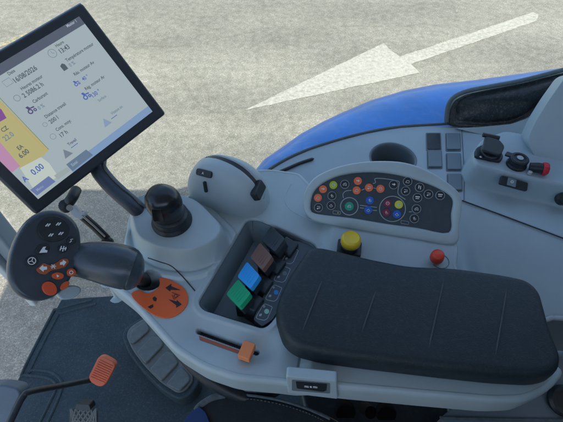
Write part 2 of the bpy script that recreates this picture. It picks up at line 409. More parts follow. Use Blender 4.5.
# ------------------------------------------------------------------ side console along the window
SZ = -.085
seal_px = [(236, 193), (250, 184), (262, 174.5), (274, 166), (290, 157), (310, 148.5), (335, 140.5), (365, 132.5), (400, 126.5), (450, 123.5)]
seal = [W(a, b, SZ) for a, b in seal_px]
sc = empty('side_console', W(400, 160, SZ), 'light blue grey side console below the window with cup holder and blank switches', 'console')
X, Y = grid(-.14, .95, .18, .80, .0022)
out = [(q.x, q.y) for q in seal]+[(W(470, 121, SZ).x, W(470, 121, SZ).y), (W(505, 112, SZ).x, W(505, 112, SZ).y), (.60, .72), (.93, .70), (.93, .2), (.45, .2), (.30, .36), (-.13, .50)]
d = sdf_poly(X, Y, out)
Z = np.full(X.shape, SZ)
def xy(px, py, z): q = W(px, py, z); return (q.x, q.y)
# lower plane on the right that falls towards the seat
a0 = W(462, 201, SZ); a1 = W(563, 238, SZ); e = (a1-a0).normalized(); nn = Vector((e.y, -e.x, 0))
sd = (X-a0.x)*nn.x+(Y-a0.y)*nn.y
Z -= np.where(X > a0.x-.04, np.clip(sd+.004, 0, 1)*.30*sstep(a0.x-.04, a0.x+.02, X), 0)
# socket box, raised
BZ = -.036
def shp(px, py):
    dd = ray(px, py); A_ = CAM.z-SZ+.30*((CAM.x-a0.x)*nn.x+(CAM.y-a0.y)*nn.y+.004); B_ = dd.z+.30*(dd.x*nn.x+dd.y*nn.y)
    return CAM+dd*(-A_/B_)
SB = [shp(*q) for q in ((720, 330), (640, 321), (563, 317.5), (553, 316.8), (540, 321), (515, 325))]
out = out[:12]+[(.93, .70)]+[(q.x, q.y) for q in SB]+[(.30, .40), (.05, .525), (-.13, .535)]
d = sdf_poly(X, Y, out)
box = roundpoly([xy(474, 157, BZ), xy(482, 140, BZ), (xy(506, 131, BZ)), xy(600, 150, BZ), xy(640, 205, BZ), xy(563, 183.5, BZ), xy(520, 175, BZ), xy(478, 165, BZ)], .012)
db = sdf_poly(X, Y, box)
Z += (BZ-SZ)*(1-sstep(0, .013, db))
cup = W(393, 158, SZ); dc = np.hypot((X-cup.x)/1.0, (Y-cup.y)/1.0)-.047
Z -= lip(np.where(dc > 0, dc, 0), .005)*(dc > 0)
Z -= lip(-d, .006)
keep = (d < .001) & (dc > 0)
heightfield('console_shell', X, Y, Z, keep, PL2, sc)
MB().lathe(Vector((cup.x, cup.y, SZ)), (0, 0, 1), [(.0525, -.0012), (.0505, .0006), (.0485, .0002), (.0465, -.002), (.0455, -.008), (.043, -.055), (.0415, -.066), (.036, -.070), (0, -.070)], 64, open0=True).build('cup_holder', PLD, sc, recalc=False, ang=60)
# ledge and slit below the window
led = [(268, 177), (285, 169.5), (300, 163), (314, 158.5)]
q = smooth_path([W(a, b, SZ+.003) for a, b in led], 5)
MB().tube(q, [.001]+[.0035]*(len(q)-2)+[.001], 8).build('slit', BLK, sc)
q = [W(462, 200.5, SZ+.0015), W(500, 214.5, SZ+.001), W(563, 238.2, SZ+.001), W(610, 256, SZ+.0005)]
MB().tube(q, .0014, 6).build('panel_joint', BLK, sc)
q = [W(461.5, 126, SZ+.0002), W(463, 150, SZ+.0002), W(464.5, 175, SZ+.0002), W(464, 200, SZ+.0002)]
MB().tube(q, .0009, 6).build('panel_joint', PLD, sc)
# switch blanks
ps = horiz(SZ)
for (a, b, dark) in ((433.5, 142, 1), (453, 142.5, 0), (434.5, 160, 0), (453.5, 162.5, 0), (454.5, 183, 0)):
    pts = [(a-6.8, b-8), (a+6.2, b-8), (a+7, b+8), (a-6.4, b+8)]
    big = [(a-7.8, b-9), (a+7.2, b-9), (a+8, b+9), (a-7.4, b+9)]
    bz = MB().prism(ps, roundpoly(pp(ps, big), .003), -.003, .0012).build('switch_bezel', PLD, sc)
    MB().prism(ps, roundpoly(pp(ps, pts), .003), .0012, .0025 if dark else .005).build('blank_cap' if not dark else 'empty_slot', BLK if dark else TRAY, bz, bevel=.0012)
# lower trim edge at right
q = smooth_path([q_+Vector((0, 0, -.003)) for q_ in SB[1:]], 6)
MB().tube(q, .0045, 10).build('trim_edge', PL, sc)

# rear pillar trim panel at right
def poly3(mb, pts, th, dirv=(0, .03, -.012)):
    n = len(pts); dv = Vector(dirv).normalized()*th
    return mb.add([Vector(q) for q in pts]+[Vector(q)+dv for q in pts], [list(range(n)), list(range(n, 2*n))[::-1]]+[[i, n+i, n+(i+1) % n, (i+1) % n] for i in range(n)])
rp = empty('rear_pillar_trim', W(540, 150, -.05), 'smooth pale blue grey pillar trim at the right edge behind the sockets', 'pillar')
bx = Plane(W(540, 165, -.05), (1, -.28, 0), (-.05, .55, .8))
A_ = pp(bx, [(566, 76), (548, 101), (535, 122), (527, 140), (534, 156), (548, 176), (570, 188), (640, 215), (660, 60)])
MB().prism(bx, roundpoly(A_, .012), -.05, 0).build('trim_panel', PL2, rp, bevel=.008, seg=4)
b2 = Plane(W(510, 130, -.075), (1, -.1, 0), (-.05, .7, .7))
A_ = pp(b2, [(455, 128), (480, 127), (512, 124), (530, 117.5), (545, 107), (557, 95), (570, 80), (580, 90), (540, 150), (528, 162), (510, 138), (484, 135)])
MB().prism(b2, roundpoly(A_, .008), -.04, 0).build('lower_trim', PL, rp, bevel=.006, seg=4)

# dusty black oval
vb = empty('dusty_black_panel', W(500, 108, -.06), 'oval black panel covered in swirled dust at the window end', 'panel')
b3 = Plane(W(500, 110, -.05), (1, .02, 0), (0, .55, .83))
OV = [(448.5, 126), (450.5, 108), (455, 100), (468, 93.5), (492, 88.5), (521, 83), (563, 72.5), (575, 72), (572, 78), (553, 98), (540, 111), (527, 119.5), (512, 125.5), (480, 128.5)]
ov = roundpoly(pp(b3, OV), .012)
cxo = sum(p[0] for p in ov)/len(ov); cyo = sum(p[1] for p in ov)/len(ov); no = len(ov)
vs = []; fs = []
for k_, hz in ((1, -.025), (1, -.002), (.985, 0), (.93, .0), (.90, -.003), (.86, -.009), (.80, -.010), (.74, -.006), (.6, -.001), (.4, .003), (.2, .0045), (.02, .005)):
    for p in ov: vs.append(b3.w(cxo+(p[0]-cxo)*k_, cyo+(p[1]-cyo)*k_, hz))
for r_ in range(11):
    for i in range(no): fs.append([r_*no+i, r_*no+(i+1) % no, (r_+1)*no+(i+1) % no, (r_+1)*no+i])
fs += [list(range(no))[::-1], list(range(11*no, 12*no))]
MB().add(vs, fs).build('panel_plate', DUSTY, vb, ang=70)
pts = [b3.w(*b3.pix(*q), .004) for q in [(470, 112), (462, 108), (470, 101), (495, 98), (518, 94), (532, 96), (535, 103), (524, 108), (516, 103)]]
rim = smooth_path([b3.w(*b3.pix(*q), .002) for q in [(446, 122), (447.5, 107), (453, 97.5), (467, 91), (492, 86), (521, 80.5), (566, 69)]], 6)
MB().tube(rim, .005, 10).build('rubber_rim', SEAL, vb)

# window: seal and glass
wn = empty('side_window', seal[5], 'clear curved side window pane with a dark rubber seal along its foot', 'window')
sp = smooth_path([q+Vector((0, -.001, .0005)) for q in seal], 6)
MB().tube(sp, .0032, 10).build('window_seal', SEAL, wn)
gm = bpy.data.materials.new('window_glass'); gm.use_nodes = True; nt = gm.node_tree; nt.nodes.clear()
o_ = nt.nodes.new('ShaderNodeOutputMaterial'); mxs = nt.nodes.new('ShaderNodeMixShader'); tr = nt.nodes.new('ShaderNodeBsdfTransparent'); gl = nt.nodes.new('ShaderNodeBsdfGlossy'); fr = nt.nodes.new('ShaderNodeFresnel')
tr.inputs[0].default_value = (.95, .97, .96, 1); gl.inputs['Roughness'].default_value = .02; fr.inputs['IOR'].default_value = 1.3
nt.links.new(fr.outputs[0], mxs.inputs[0]); nt.links.new(tr.outputs[0], mxs.inputs[1]); nt.links.new(gl.outputs[0], mxs.inputs[2]); nt.links.new(mxs.outputs[0], o_.inputs[0])
gp = [pb+Vector((.02, .04, 0)), Vector((-.45, .752, 0)), Vector((-.2, .748, 0)), Vector((.05, .748, 0))]+[q+Vector((0, .006, 0)) for q in seal[6:]]+[Vector((.75, .83, 0))]
gp = smooth_path([Vector((q.x, q.y, 0)) for q in gp], 6)
mb = MB(); n = len(gp)
for off in (0, .004):
    mb.add([Vector((q.x, q.y+off, -.74 if q.x < .02 else SZ-.02)) for q in gp]+[Vector((q.x, q.y+off, .90)) for q in gp], [[i, i+1, n+i+1, n+i] for i in range(n-1)])
mb.build('window_pane', gm, wn, recalc=False, ang=80)

# blue fender outside the window
fz = -.17
fo = [(255, 172), (263, 162.5), (279, 151.5), (298.6, 137.5), (320, 125.5), (340, 116), (368, 104), (400, 94.5), (430, 88.5), (470, 84), (520, 77), (640, 60)]
fpts = [xy(a, b, fz) for a, b in fo]
out = fpts+[(1.4, .83), (.9, .83)]+[(q.x, q.y+.012) for q in seal[::-1][:8]]
X, Y = grid(-.10, 1.4, .66, 1.6, .006)
d = sdf_poly(X, Y, out); inn = sdf_poly(X, Y, fpts+[(1.4, .3), (-.2, .3)])
r = .16
Z = np.full(X.shape, fz)+.055-lip(np.clip(-inn, -.0, 1), r)*.34-np.clip(inn, 0, 1)*6
heightfield('blue_fender', X, Y, Z, (d < .012) | ((inn < .05) & (inn > 0)), BLUEP, label='glossy blue rear fender just outside the side window', cat='fender')

# ================================================================== ARMREST CONSOLE
ac = empty('armrest_console', W(300, 340, -.08), 'light blue grey moulded armrest console with a black padded rest', 'armrest')
front = [(111, 291), (134, 309), (150, 327), (178, 359), (207, 377.5), (238, 388), (285, 392.5), (340, 399.5), (420, 407), (482, 412.5), (512, 411.5), (536, 400), (551, 382)]
OUT = [xy(a, b, -.085) for a, b in front]
OUT += [xy(553, 358, -.03), xy(541, 292, -.03), xy(529, 284, -.03), xy(470, 273, -.035), xy(457, 270, -.04), xy(459.5, 246, -.04)]
bR = W(456, 244, -.04); OUT += [(bR.x, bR.y+.05)]
bL = W(322, 224, -.05); OUT += [(bL.x-.01, bL.y+.09), xy(300, 172, -.05), xy(270, 168, -.05), xy(215, 170, -.05)]
OUT += [xy(170, 187, .0), xy(150, 187, .0), xy(138, 193, .0), xy(127, 214, -.04), xy(124, 245, -.05), xy(119, 268, -.05), xy(110, 287, -.06)]
OUT = roundpoly(OUT, .010, 4)
ST = .00125
X, Y = grid(-.32, .42, .15, .62, ST)
d = sdf_poly(X, Y, OUT); din = np.clip(-d, 0, 1)
Z = np.full(X.shape, -.05)
# tray under the pad
t0 = W(297, 374, -.06); t1 = W(310, 300, -.04)
sd = (X-t0.x)*(t1.y-t0.y)-(Y-t0.y)*(t1.x-t0.x); sd /= math.hypot(t1.y-t0.y, t1.x-t0.x)
left = 1-sstep(-.004, .02, sd)
Z += .012*(1-left)
# sloping front facet of the left part
fm = left*(1-sstep(.36, .42, Y))
Z -= fm*np.clip(.030-din, 0, 1)*.75
Z -= fm*.004*np.exp(-((din-.040)/.012)**2)
# pedestal for the joystick
PEDp = roundpoly([xy(131, 206, -.004), xy(139, 195, -.004), xy(160, 189, -.004), xy(196, 200, -.004), xy(221, 226, -.004), xy(214, 240, -.004), xy(187, 250, -.004), xy(160, 247, -.004), xy(138, 236, -.004)], .018)
dp = sdf_poly(X, Y, PEDp)
Z = np.maximum(Z, -.05+.046*(1-sstep(0, .016, dp)))
dp2 = dp-.026
Z += .006*(1-sstep(0, .006, dp2))*(dp > .0)*sstep(.008, .022, dp)
# recess for the levers
REC = roundpoly([xy(247, 219, -.05), xy(198, 302, -.05), xy(203, 309, -.05), xy(264, 328, -.05), xy(273, 320, -.05), xy(318, 250, -.05), xy(314, 243, -.05), xy(258, 219, -.05)], .010)
dr = sdf_poly(X, Y, REC)
Z = np.where(dr < .0006, Z-.06*sstep(.0006, -.0016, dr), Z)-np.where(dr > 0, lip(dr, .004), 0)*(dr < .004)
ridge = np.exp(-((dr-.0085)/.0028)**2)*.0018
Z += ridge*(Y < .44)
# slot of the handle
hc = W(149, 281, -.05); hd = np.hypot((X-hc.x)/1.25, (Y-hc.y))-.0155
Z = np.where(hd < .002, Z-.05*sstep(.002, -.003, hd), Z)
# slider slot with its scoop
s0 = W(199, 330.5, -.0575); s1 = W(256, 351, -.0575)
ds = sdf_cap(X, Y, s0, s1)
Z -= .010*np.exp(-(ds/.020)**2)*(X < .02)*left
s2 = W(268, 348, -.055); Z -= .007*np.exp(-(((X-s2.x)/.016)**2+((Y-s2.y)/.020)**2))
dk = ds-.0042
Z = np.where(dk < .001, Z-.02*sstep(.001, -.0015, dk), Z)
# outer rim
# gaps below knobs' strip: joint between tray and the front part
Z -= .0022*np.exp(-((sd-.001)/.0013)**2)*(Y < .30)
heightfield('console_body', X, Y, Z, (d < -.0055) & (dr > -.003), PL, ac)
def dz(x, y):
    fy = (y-Y[0, 0])/ST; fx = (x-X[0, 0])/ST; i = int(fy); j = int(fx); a, b = fy-i, fx-j
    if i < 0 or j < 0: raise IndexError
    return float((Z[i, j]*(1-b)+Z[i, j+1]*b)*(1-a)+(Z[i+1, j]*(1-b)+Z[i+1, j+1]*b)*a)
def onpix(px, py, lift=0.0):
    """where the measured sight line meets the console's moulded surface"""
    dd = ray(px, py); t = .35
    while t < 1.2:
        q = CAM+dd*t
        try:
            if q.z <= dz(q.x, q.y):
                lo_, hi_ = t-.0006, t
                for _ in range(8):
                    md = (lo_+hi_)/2; q = CAM+dd*md
                    if q.z <= dz(q.x, q.y): hi_ = md
                    else: lo_ = md
                break
        except IndexError: pass
        t += .0006
    return q+Vector((0, 0, lift))
# moulded rim that closes the body's edge
def dense(P, step):
    P = [Vector(p) for p in P]; o = []
    for i in range(len(P)):
        a, b = P[i], P[(i+1) % len(P)]; k = max(1, int((b-a).length/step))
        o += [a.lerp(b, j/k) for j in range(k)]
    return o
DP = dense(OUT, .0025)
for _ in range(3): DP = [(DP[i-1]+DP[i]*2+DP[(i+1) % len(DP)])/4 for i in range(len(DP))]
ar_ = sum(DP[i].x*DP[(i+1) % len(DP)].y-DP[(i+1) % len(DP)].x*DP[i].y for i in range(len(DP)))
so_ = 1 if ar_ > 0 else -1
nd = len(DP); NRM = []
for i in range(nd):
    t = (DP[(i+2) % nd]-DP[i-2]).normalized(); NRM.append(Vector((t.y, -t.x))*so_)
def zin(ins, k=4):
    z = [dz(DP[i].x-NRM[i].x*ins, DP[i].y-NRM[i].y*ins) for i in range(nd)]
    return [sum(z[(i+j) % nd] for j in range(-k, k+1))/(2*k+1) for i in range(nd)]
vs = []; fs = []
zt = zin(.0055)
for ins in (.0095, .0085, .0072, .0055):
    zz_ = zin(ins)
    for i in range(nd): vs.append(Vector((DP[i].x-NRM[i].x*ins, DP[i].y-NRM[i].y*ins, zz_[i]+(-.0008 if ins > .009 else .00035))))
RG = [(.0095, 0), (.0085, 0), (.0072, 0), (.0055, 0), (.0035, -.0008), (.0015, -.0026), (.0002, -.0056), (0, -.010), (.0005, -.030), (.002, -.050), (.010, -.051)]
for ins, dzz in RG[4:]:
    for i in range(nd): vs.append(Vector((DP[i].x-NRM[i].x*ins, DP[i].y-NRM[i].y*ins, zt[i]+.0003+dzz if dzz > -.02 else max(-.092 if dzz > -.04 else -.105, zt[i]+dzz))))
for r_ in range(len(RG)-1):
    for i in range(nd): fs.append([r_*nd+i, r_*nd+(i+1) % nd, (r_+1)*nd+(i+1) % nd, (r_+1)*nd+i])
MB().add(vs, fs).build('console_rim', PL, ac, ang=70)
# support below the console
MB().prism(horiz(-.16), pp(horiz(-.16), [(196, 345), (260, 345), (560, 360), (540, 372), (300, 366), (268, 384), (244, 384), (214, 368)]), -.10, .045).build('support_bracket', TRAY, ac, bevel=.01)
q = smooth_path([W(180, 350, -.16), W(200, 372, -.18), W(230, 392, -.2), W(262, 404, -.22)], 6)
MB().tube(q, .012, 12).build('cable_sleeve', BLK, ac)
q = [*[onpix(a, b, .0004) for a, b in smooth_path([Vector(v) for v in ((148, 258), (160, 262), (171, 266), (181, 275), (189, 284), (195, 291))], 8)]]
MB().tube(q, .0010, 6).build('joint_line', BLK, ac)
q = smooth_path([Vector(v) for v in ((321, 223), (301, 216), (288, 207), (285, 196), (291, 184))], 8)
MB().tube([onpix(v.x, v.y, -.0004) for v in q], .0013, 8).build('deck_ridge', PL, ac)
# pad
pz = horiz(-.034)
PADP = [xy(308, 247, -.004), xy(320, 246, -.004), xy(338, 250, -.004), xy(371, 258, -.004), xy(408, 265, -.004), xy(456, 267, -.004), xy(505, 274, -.004), xy(528, 279, -.004), xy(541, 291, -.004), xy(549, 333, -.012),
        xy(554, 366, -.030), xy(548, 381, -.034), xy(530, 386, -.034), xy(490, 384, -.034), xy(430, 377.5, -.034), xy(363, 369.5, -.034), xy(322, 364, -.034), xy(296, 357.5, -.034), xy(283, 346, -.030), xy(274.5, 314, -.018), xy(280, 293, -.006), xy(288.5, 276, -.004), xy(298.5, 261, -.004)]
PO = dense(roundpoly(PADP, .016, 6), .003)
for _ in range(2): PO = [(PO[i-1]+PO[i]*2+PO[(i+1) % len(PO)])/4 for i in range(len(PO))]
npd = len(PO); sgn = 1 if sum(PO[i].x*PO[(i+1) % npd].y-PO[(i+1) % npd].x*PO[i].y for i in range(npd)) > 0 else -1
PN = [Vector(((PO[(i+3) % npd]-PO[i-3]).normalized().y, -(PO[(i+3) % npd]-PO[i-3]).normalized().x))*sgn for i in range(npd)]
vs = []; fs = []
PR = [(.004, -.036), (.0005, -.0345), (0, -.031), (.0003, -.018), (.0012, -.010), (.0032, -.0048), (.0062, -.0018), (.0100, -.0004), (.0135, .0001)]
for ins, hz in PR:
    for i in range(npd): vs.append(Vector((PO[i].x-PN[i].x*ins, PO[i].y-PN[i].y*ins, hz)))
for r_ in range(len(PR)-1):
    for i in range(npd): fs.append([r_*npd+i, r_*npd+(i+1) % npd, (r_+1)*npd+(i+1) % npd, (r_+1)*npd+i])
fs += [list(range(npd))[::-1], list(range((len(PR)-1)*npd, len(PR)*npd))]
MB().add(vs, fs).build('armrest_pad', PAD, ac, ang=60)
padp = horiz(0.0)
pado = ac.children[-1] if False else None
for a, b in (((376, 291), (362, 332)), ((444, 279), (429, 348)), ((507, 288), (496, 354)), ((322, 281), (303, 330))):
    A = W(*a, .0002); B = W(*b, .0002)
    q = [A.lerp(B, t/8)+Vector((0, 0, .0007*math.sin(math.pi*t/8)-.0004)) for t in range(9)]
    MB().tube(q, [.0004]+[.0014]*7+[.0004], 8).build('pad_seam', SEAM, ac)
# socket at the front of the console
a0 = W(318, 395, -.085); a1 = W(400, 404, -.085); ex = (a1-a0); ex.z = 0; ex.normalize()
pk = Plane(W(312, 396, -.085)+Vector((0, -.003, 0)), ex, (0, .04, 1))
q = roundpoly(pp(pk, [(286, 375), (337, 380), (338, 398), (288, 392)]), .004)
sk_ = MB().prism(pk, q, -.012, .002).build('socket_frame', PL, ac, bevel=.002)
MB().prism(pk, roundpoly(pp(pk, [(292, 378), (330, 381.5), (330, 392), (292, 389)]), .003), .002, .0024).build('socket_recess', PLD, sk_)
MB().prism(pk, roundpoly(pp(pk, [(296, 379.5), (327, 382), (326.5, 388.5), (323, 390), (297, 386.5)]), .002), .0024, .0028).build('socket_opening', BLK, sk_)
p2 = pk.lift(.0028); c0 = p2.pix(304, 387.2); c1 = p2.pix(319, 388.2)
MB().text(p2, 'SIS', c0, .0085, math.atan2(c1[1]-c0[1], c1[0]-c0[0]), sx=1.9).build('lettering', WHITE, sk_, smooth=False)

# ------------------------------------------------------------------ lever bank
tr_ = empty('lever_tray', W(250, 280, -.10), 'dark recessed tray in the console around the coloured levers', 'tray')
cx = sum(p[0] for p in REC)/len(REC); cy = sum(p[1] for p in REC)/len(REC)
mb = MB(); n = len(REC)
def inset(P, k):
    o = []
    for i in range(len(P)):
        a, b, c = Vector(P[i-1]), Vector(P[i]), Vector(P[(i+1) % len(P)])
        t = (c-a).normalized(); o.append((b.x+t.y*k, b.y-t.x*k))
    return o
area = sum(REC[i][0]*REC[(i+1) % n][1]-REC[(i+1) % n][0]*REC[i][1] for i in range(n))
sg = -1 if area > 0 else 1
R1 = inset(REC, sg*.0008); R2 = inset(REC, sg*.015)
mb.add([Vector((*q, -.0545)) for q in R1]+[Vector((*q, -.098)) for q in R2], [[i, (i+1) % n, n+(i+1) % n, n+i] for i in range(n)]+[list(range(n, 2*n))])
mb.build('tray_liner', TRAY, tr_, ang=50)
PLZ = -.058
ppz = horiz(PLZ)
lab = MB().prism(ppz, roundpoly(pp(ppz, [(253.5, 319.5), (262, 326.5), (272, 320), (318, 250), (314, 244), (292, 240.5), (284, 246)]), .003), -.03, 0).build('label_plate', mat('label_plate', (.055, .080, .098), .4, vary=.08, dust=.08), tr_)
dl = MB()
dot_cols = [mat('pale_green_dot', (.32, .62, .50), .5), mat('blue_dot', (.03, .28, .70), .5), mat('grey_dot', (.15, .19, .21), .5), WHITE]
labs = [(264.5, 312), (274, 293), (282.5, 274), (290.5, 255.5)]
for i, (a, b) in enumerate(labs):
    sq = [(a-8.5, b+5.5), (a-1.5, b-7), (a+1, b-8), (a+8, b-5), (a+3, b+6.5), (a+0, b+8.5), (a-7, b+7)]
    MB().stroke(ppz, roundpoly(pp(ppz, sq), .002), .0007, closed=True).build('label_outline', mat('pale_outline', (.46, .52, .55), .55), lab, smooth=False)
    if i < 3: MB().disc(ppz, ppz.pix(a+2.2, b-.5), .0038, .0042, 0, .0005).build('colour_dot', dot_cols[i], lab)
    ic = MB(); c = ppz.pix(a-4, b+3)
    ic.ring(ppz, c, .0013, .0019, 0, .0004, 14); ic.stroke(ppz, [(c[0]-.002, c[1]-.002), (c[0]+.002, c[1]+.002)], .0006)
    c = ppz.pix(a-.5, b-5.5); ic.ring(ppz, c, .0014, .0019, 0, .0004, 14); ic.disc(ppz, c, .0005, None, 0, .0004, n=8)
    ic.build('icon', WHITE, lab, smooth=False)
lev = [([(227, 294), (238, 280), (250, 293.5), (239, 306)], GREENL, 'green', 'green topped lever, the nearest to the orange slider'),
       ([(238, 276.5), (247, 262.5), (259, 275.5), (250, 287.5)], BLUEL, 'blue', 'blue topped lever between the green one and the brown one'),
       ([(251, 257.5), (260, 243.5), (271.5, 256.5), (262, 268.5)], BROWNL, 'brown', 'brown topped lever between the blue one and the black one'),
       ([(262, 240), (271, 227), (284, 238.5), (274.5, 250.5)], BLKL, 'black', 'plain black topped lever, farthest from the orange slider')]
for pts, m, cname, lb in lev:
    A, B, C_, D = [W(a, b, z) for (a, b), z in zip(pts, (-.046, -.046, -.026, -.026))]
    root = empty('hydraulic_lever', Vector(((A.x+C_.x)/2, (A.y+C_.y)/2, -.10)), lb, 'lever', 'hydraulic levers in the console tray')
    U = (C_-B); V = (B-A); nrm = U.cross(V).normalized()
    if nrm.z < 0: nrm = -nrm
    pl3 = Plane((A+B+C_+D)/4, U, V)
    poly = [((q-pl3.o).dot(pl3.ex), (q-pl3.o).dot(pl3.ey)) for q in (A, B, C_, D)]
    s_ = 1 if pl3.n.z > 0 else -1
    MB().prism(pl3, roundpoly([(x*1.07, y*1.08) for x, y in poly], .005), 0, -s_*.0085).build('lever_cap', m, root, bevel=.003)
    rb = MB()
    for t in (.2, .35, .5, .65, .8):
        a_, b_ = A.lerp(D, t), B.lerp(C_, t); v_0, v_1 = a_.lerp(b_, .14), a_.lerp(b_, .86)
        rb.tube([v_0, v_1], .0006, 6)
    rb.build('grip_ribs', m, root)
    MB().prism(pl3, roundpoly([(x*1.04, y*1.02) for x, y in poly], .003), -s_*.0087, -s_*.019).build('lever_body', BLK, root, bevel=.002)
    # stem down to the tray and the block behind
    ce = (A+B+C_+D)/4
    st = [(ce.x+a, ce.y+b) for a, b in ((-.006, -.008), (.008, -.010), (.010, .006), (-.004, .008))]
    MB().prism(horiz(0), st, -.102, ce.z-.012).build('lever_stem', BLK, root)
    E0 = W(pts[3][0]+2, pts[3][1]-1, -.056); E1 = W(pts[2][0]+2, pts[2][1]-1, -.056); E2 = W(pts[2][0]+15, pts[2][1]+7, -.056); E3 = W(pts[3][0]+15.5, pts[3][1]+7.5, -.056)
    MB().prism(horiz(0), [(q.x, q.y) for q in (E0, E1, E2, E3)], -.10, -.050).build('lever_guard', mat('guard_black', (.026, .037, .046), .42, bump=.1, dust=.06), root, bevel=.003)

# ------------------------------------------------------------------ orange plate by the handle
OP = [(131.5, 293), (139.5, 289.8), (144.6, 292.8), (149, 293.2), (153.5, 291), (158, 287.5), (159.8, 283.5), (159.8, 277.6), (168.6, 279.2), (181, 285.5), (187.4, 293.5), (187.4, 303.5), (181, 312), (170.4, 317.4), (158, 316.6), (145.5, 309.5), (134, 299.5)]
o1_, o2_, o3_ = onpix(136, 295, 0), onpix(184, 292, 0), onpix(168, 315, 0)
opp = Plane(o1_+Vector((0, 0, .0022)), o2_-o1_, o1_-o3_+(o2_-o1_)*.6)
opl = MB().prism(opp, [tuple(opp.pix(a, b)) for a, b in smooth_path([Vector(q) for q in OP], 3, True)], -.007, 0).build('orange_plate', ORANGE, label='orange plate with black arrow symbols beside the control handle', cat='plate', bevel=.0006)
opm = opp.lift(.0003)
mb = MB()
for L_ in [[(165.3, 287.8), (171.5, 283.6), (170.2, 291.6)], [(170.4, 285.8), (180.8, 290.2), (170.2, 289.8)], [(181.8, 304.5), (176.8, 299.8), (176, 308)], [(168.3, 299.2), (177, 301.6), (176.3, 305.4)], [(152.4, 298), (154.5, 296.4), (157, 298.5), (156, 301.5), (153.5, 300.8)], [(147.6, 307), (150.5, 305.3), (153, 304.2), (153.5, 307), (150.5, 308.8)]]: mb.sheet(opm, pp(opm, L_))
mb.build('arrow_print', DARKP, opl, smooth=False)
pmk = opm
mb = MB()
for a, b in (((172, 292.5), (180, 295.5)), ((172, 295), (174, 299.5)), ((174, 299.5), (178.5, 296))): mb.stroke(pmk, pp(pmk, [a, b]), .0009)
c = pmk.pix(175.5, 296); mb.ring(pmk, c, .0022, .003, 0, .0004, 16); mb.build('emblem_print', mat('rust_print', (.16, .035, .015), .5), opl, smooth=False)
MB().disc(horiz(-.098), (hc.x, hc.y), .021, .0175, 0, .002).build('slot_bottom', DARKP, ac)

# ------------------------------------------------------------------ slider
slr = empty('slider_lever', W(246, 352, -.055), 'peach orange slider in a long black slot at the console front', 'slider')
A = onpix(199, 330.5); mb = MB()
zz = -.073
a_, b_ = Vector((s0.x, s0.y, zz)), Vector((s1.x, s1.y, zz))
mb.tube([a_, a_.lerp(b_, .5), b_], .0046, 12, sy=.5).build('slot_liner', DARKP, slr)
st_ = [onpix(199, 336, .0007), onpix(218, 343, .0007), onpix(240, 351, .0007)]; st2 = [onpix(240.5, 354.5, .0007), onpix(218, 346.5, .0007), onpix(200, 340, .0007)]
MB().add(st_+st2, [[0, 1, 4, 5], [1, 2, 3, 4]]).build('orange_stripe', mat('dull_orange_print', (.42, .10, .045), .55, vary=.1, dust=.1), slr, smooth=False)
kp = W(247.5, 350.5, -.042)
dirs = (s1-s0); dirs.z = 0; dirs.normalize()
pks = Plane(kp, dirs, Vector((-dirs.y, dirs.x, 0)))
MB().prism(pks, roundpoly([(-.0095, -.0135), (.0085, -.0135), (.0085, .011), (-.0095, .011)], .002), -.008, .006).build('slider_knob', PEACH, slr, bevel=.002)
MB().prism(pks, [(-.002, -.003), (.002, -.003), (.002, .003), (-.002, .003)], -.032, -.008).build('slider_stem', DARKP, slr)

# ------------------------------------------------------------------ joystick
jb = W(172, 221, -.003)
jy = empty('joystick', jb, 'black ball headed joystick on the raised grey pedestal', 'joystick')
ax = Vector((-.06, -.05, 1)).normalized()
MB().lathe(jb, (0, 0, 1), [(.0, -.006), (.033, -.006), (.0335, .002), (.031, .006), (.0305, .007), (.031, .010), (.029, .0145), (.0285, .0155), (.029, .018), (.026, .0215), (.022, .023), (.0, .023)]).build('boot', BLK, jy)
MB().lathe(jb, ax, [(.0, .018), (.024, .019), (.026, .024), (.0248, .030), (.0265, .038), (.0278, .048), (.0275, .058), (.025, .067), (.0195, .0735), (.0118, .077), (.0, .078)],
           wob=lambda t, i: 1+.035*math.cos(2*t+.6)+.02*math.cos(3*t)).build('grip', mat('joystick_black', (.014, .016, .019), .22, bump=.08, vary=.1, dust=.03), jy, ang=60)
pj = Plane(jb+ax*.079+Vector((.006, -.006, -.0035)), (1, 0, 0), (0, 1, .3))
MB().disc(pj, (0, -.003), .009, .006, -.004, .0).build('thumb_button', BLKG, jy, bevel=.001)
pj = Plane(jb+ax*.052+Vector((-.004, -.0275, 0)), (1, 0, 0), (0, .25, 1))
MB().prism(pj, roundpoly([(-.009, -.012), (.009, -.012), (.008, .012), (-.008, .012)], .004), -.004, .001).build('front_button', BLKG, jy, bevel=.001)

# ------------------------------------------------------------------ domed hand throttle
dcn = W(229, 196, -.05); da = W(262, 206, -.05)-W(193, 188, -.05); da.z = 0; da.normalize(); dbv = Vector((-da.y, da.x, 0))
DA, DB, DH = .078, .043, .088
ht = empty('hand_throttle', dcn, 'grey domed hand throttle with a curved black slot behind the joystick', 'throttle')
def dome_z(a, b):
    k = 1-abs(a/DA)**2.3-abs(b/DB)**3.0
    return DH*max(k, 0)**(1/2.2)
mb = MB(); NA, NR = 96, 44; vs = []; fs = []
bs = .012
def slot_b(a): return .015-.19*(a+DA*.5)
for i in range(NR+1):
    rr = math.sin(math.pi/2*i/NR)
    for k in range(NA):
        t = 2*math.pi*k/NA; ca, sa = math.cos(t), math.sin(t)
        a = DA*math.copysign(abs(ca)**(2/2.3), ca)*rr; b = DB*math.copysign(abs(sa)**(2/3.0), sa)*rr
        z = dome_z(a, b) if i < NR else -.004
        sl = abs(b-slot_b(a))
        if -DA*.55 < a < DA*.95: z -= .0045*max(0, 1-(sl/.006)**4) if sl < .006 else 0
        vs.append(dcn+da*a+dbv*b+Vector((0, 0, z)))
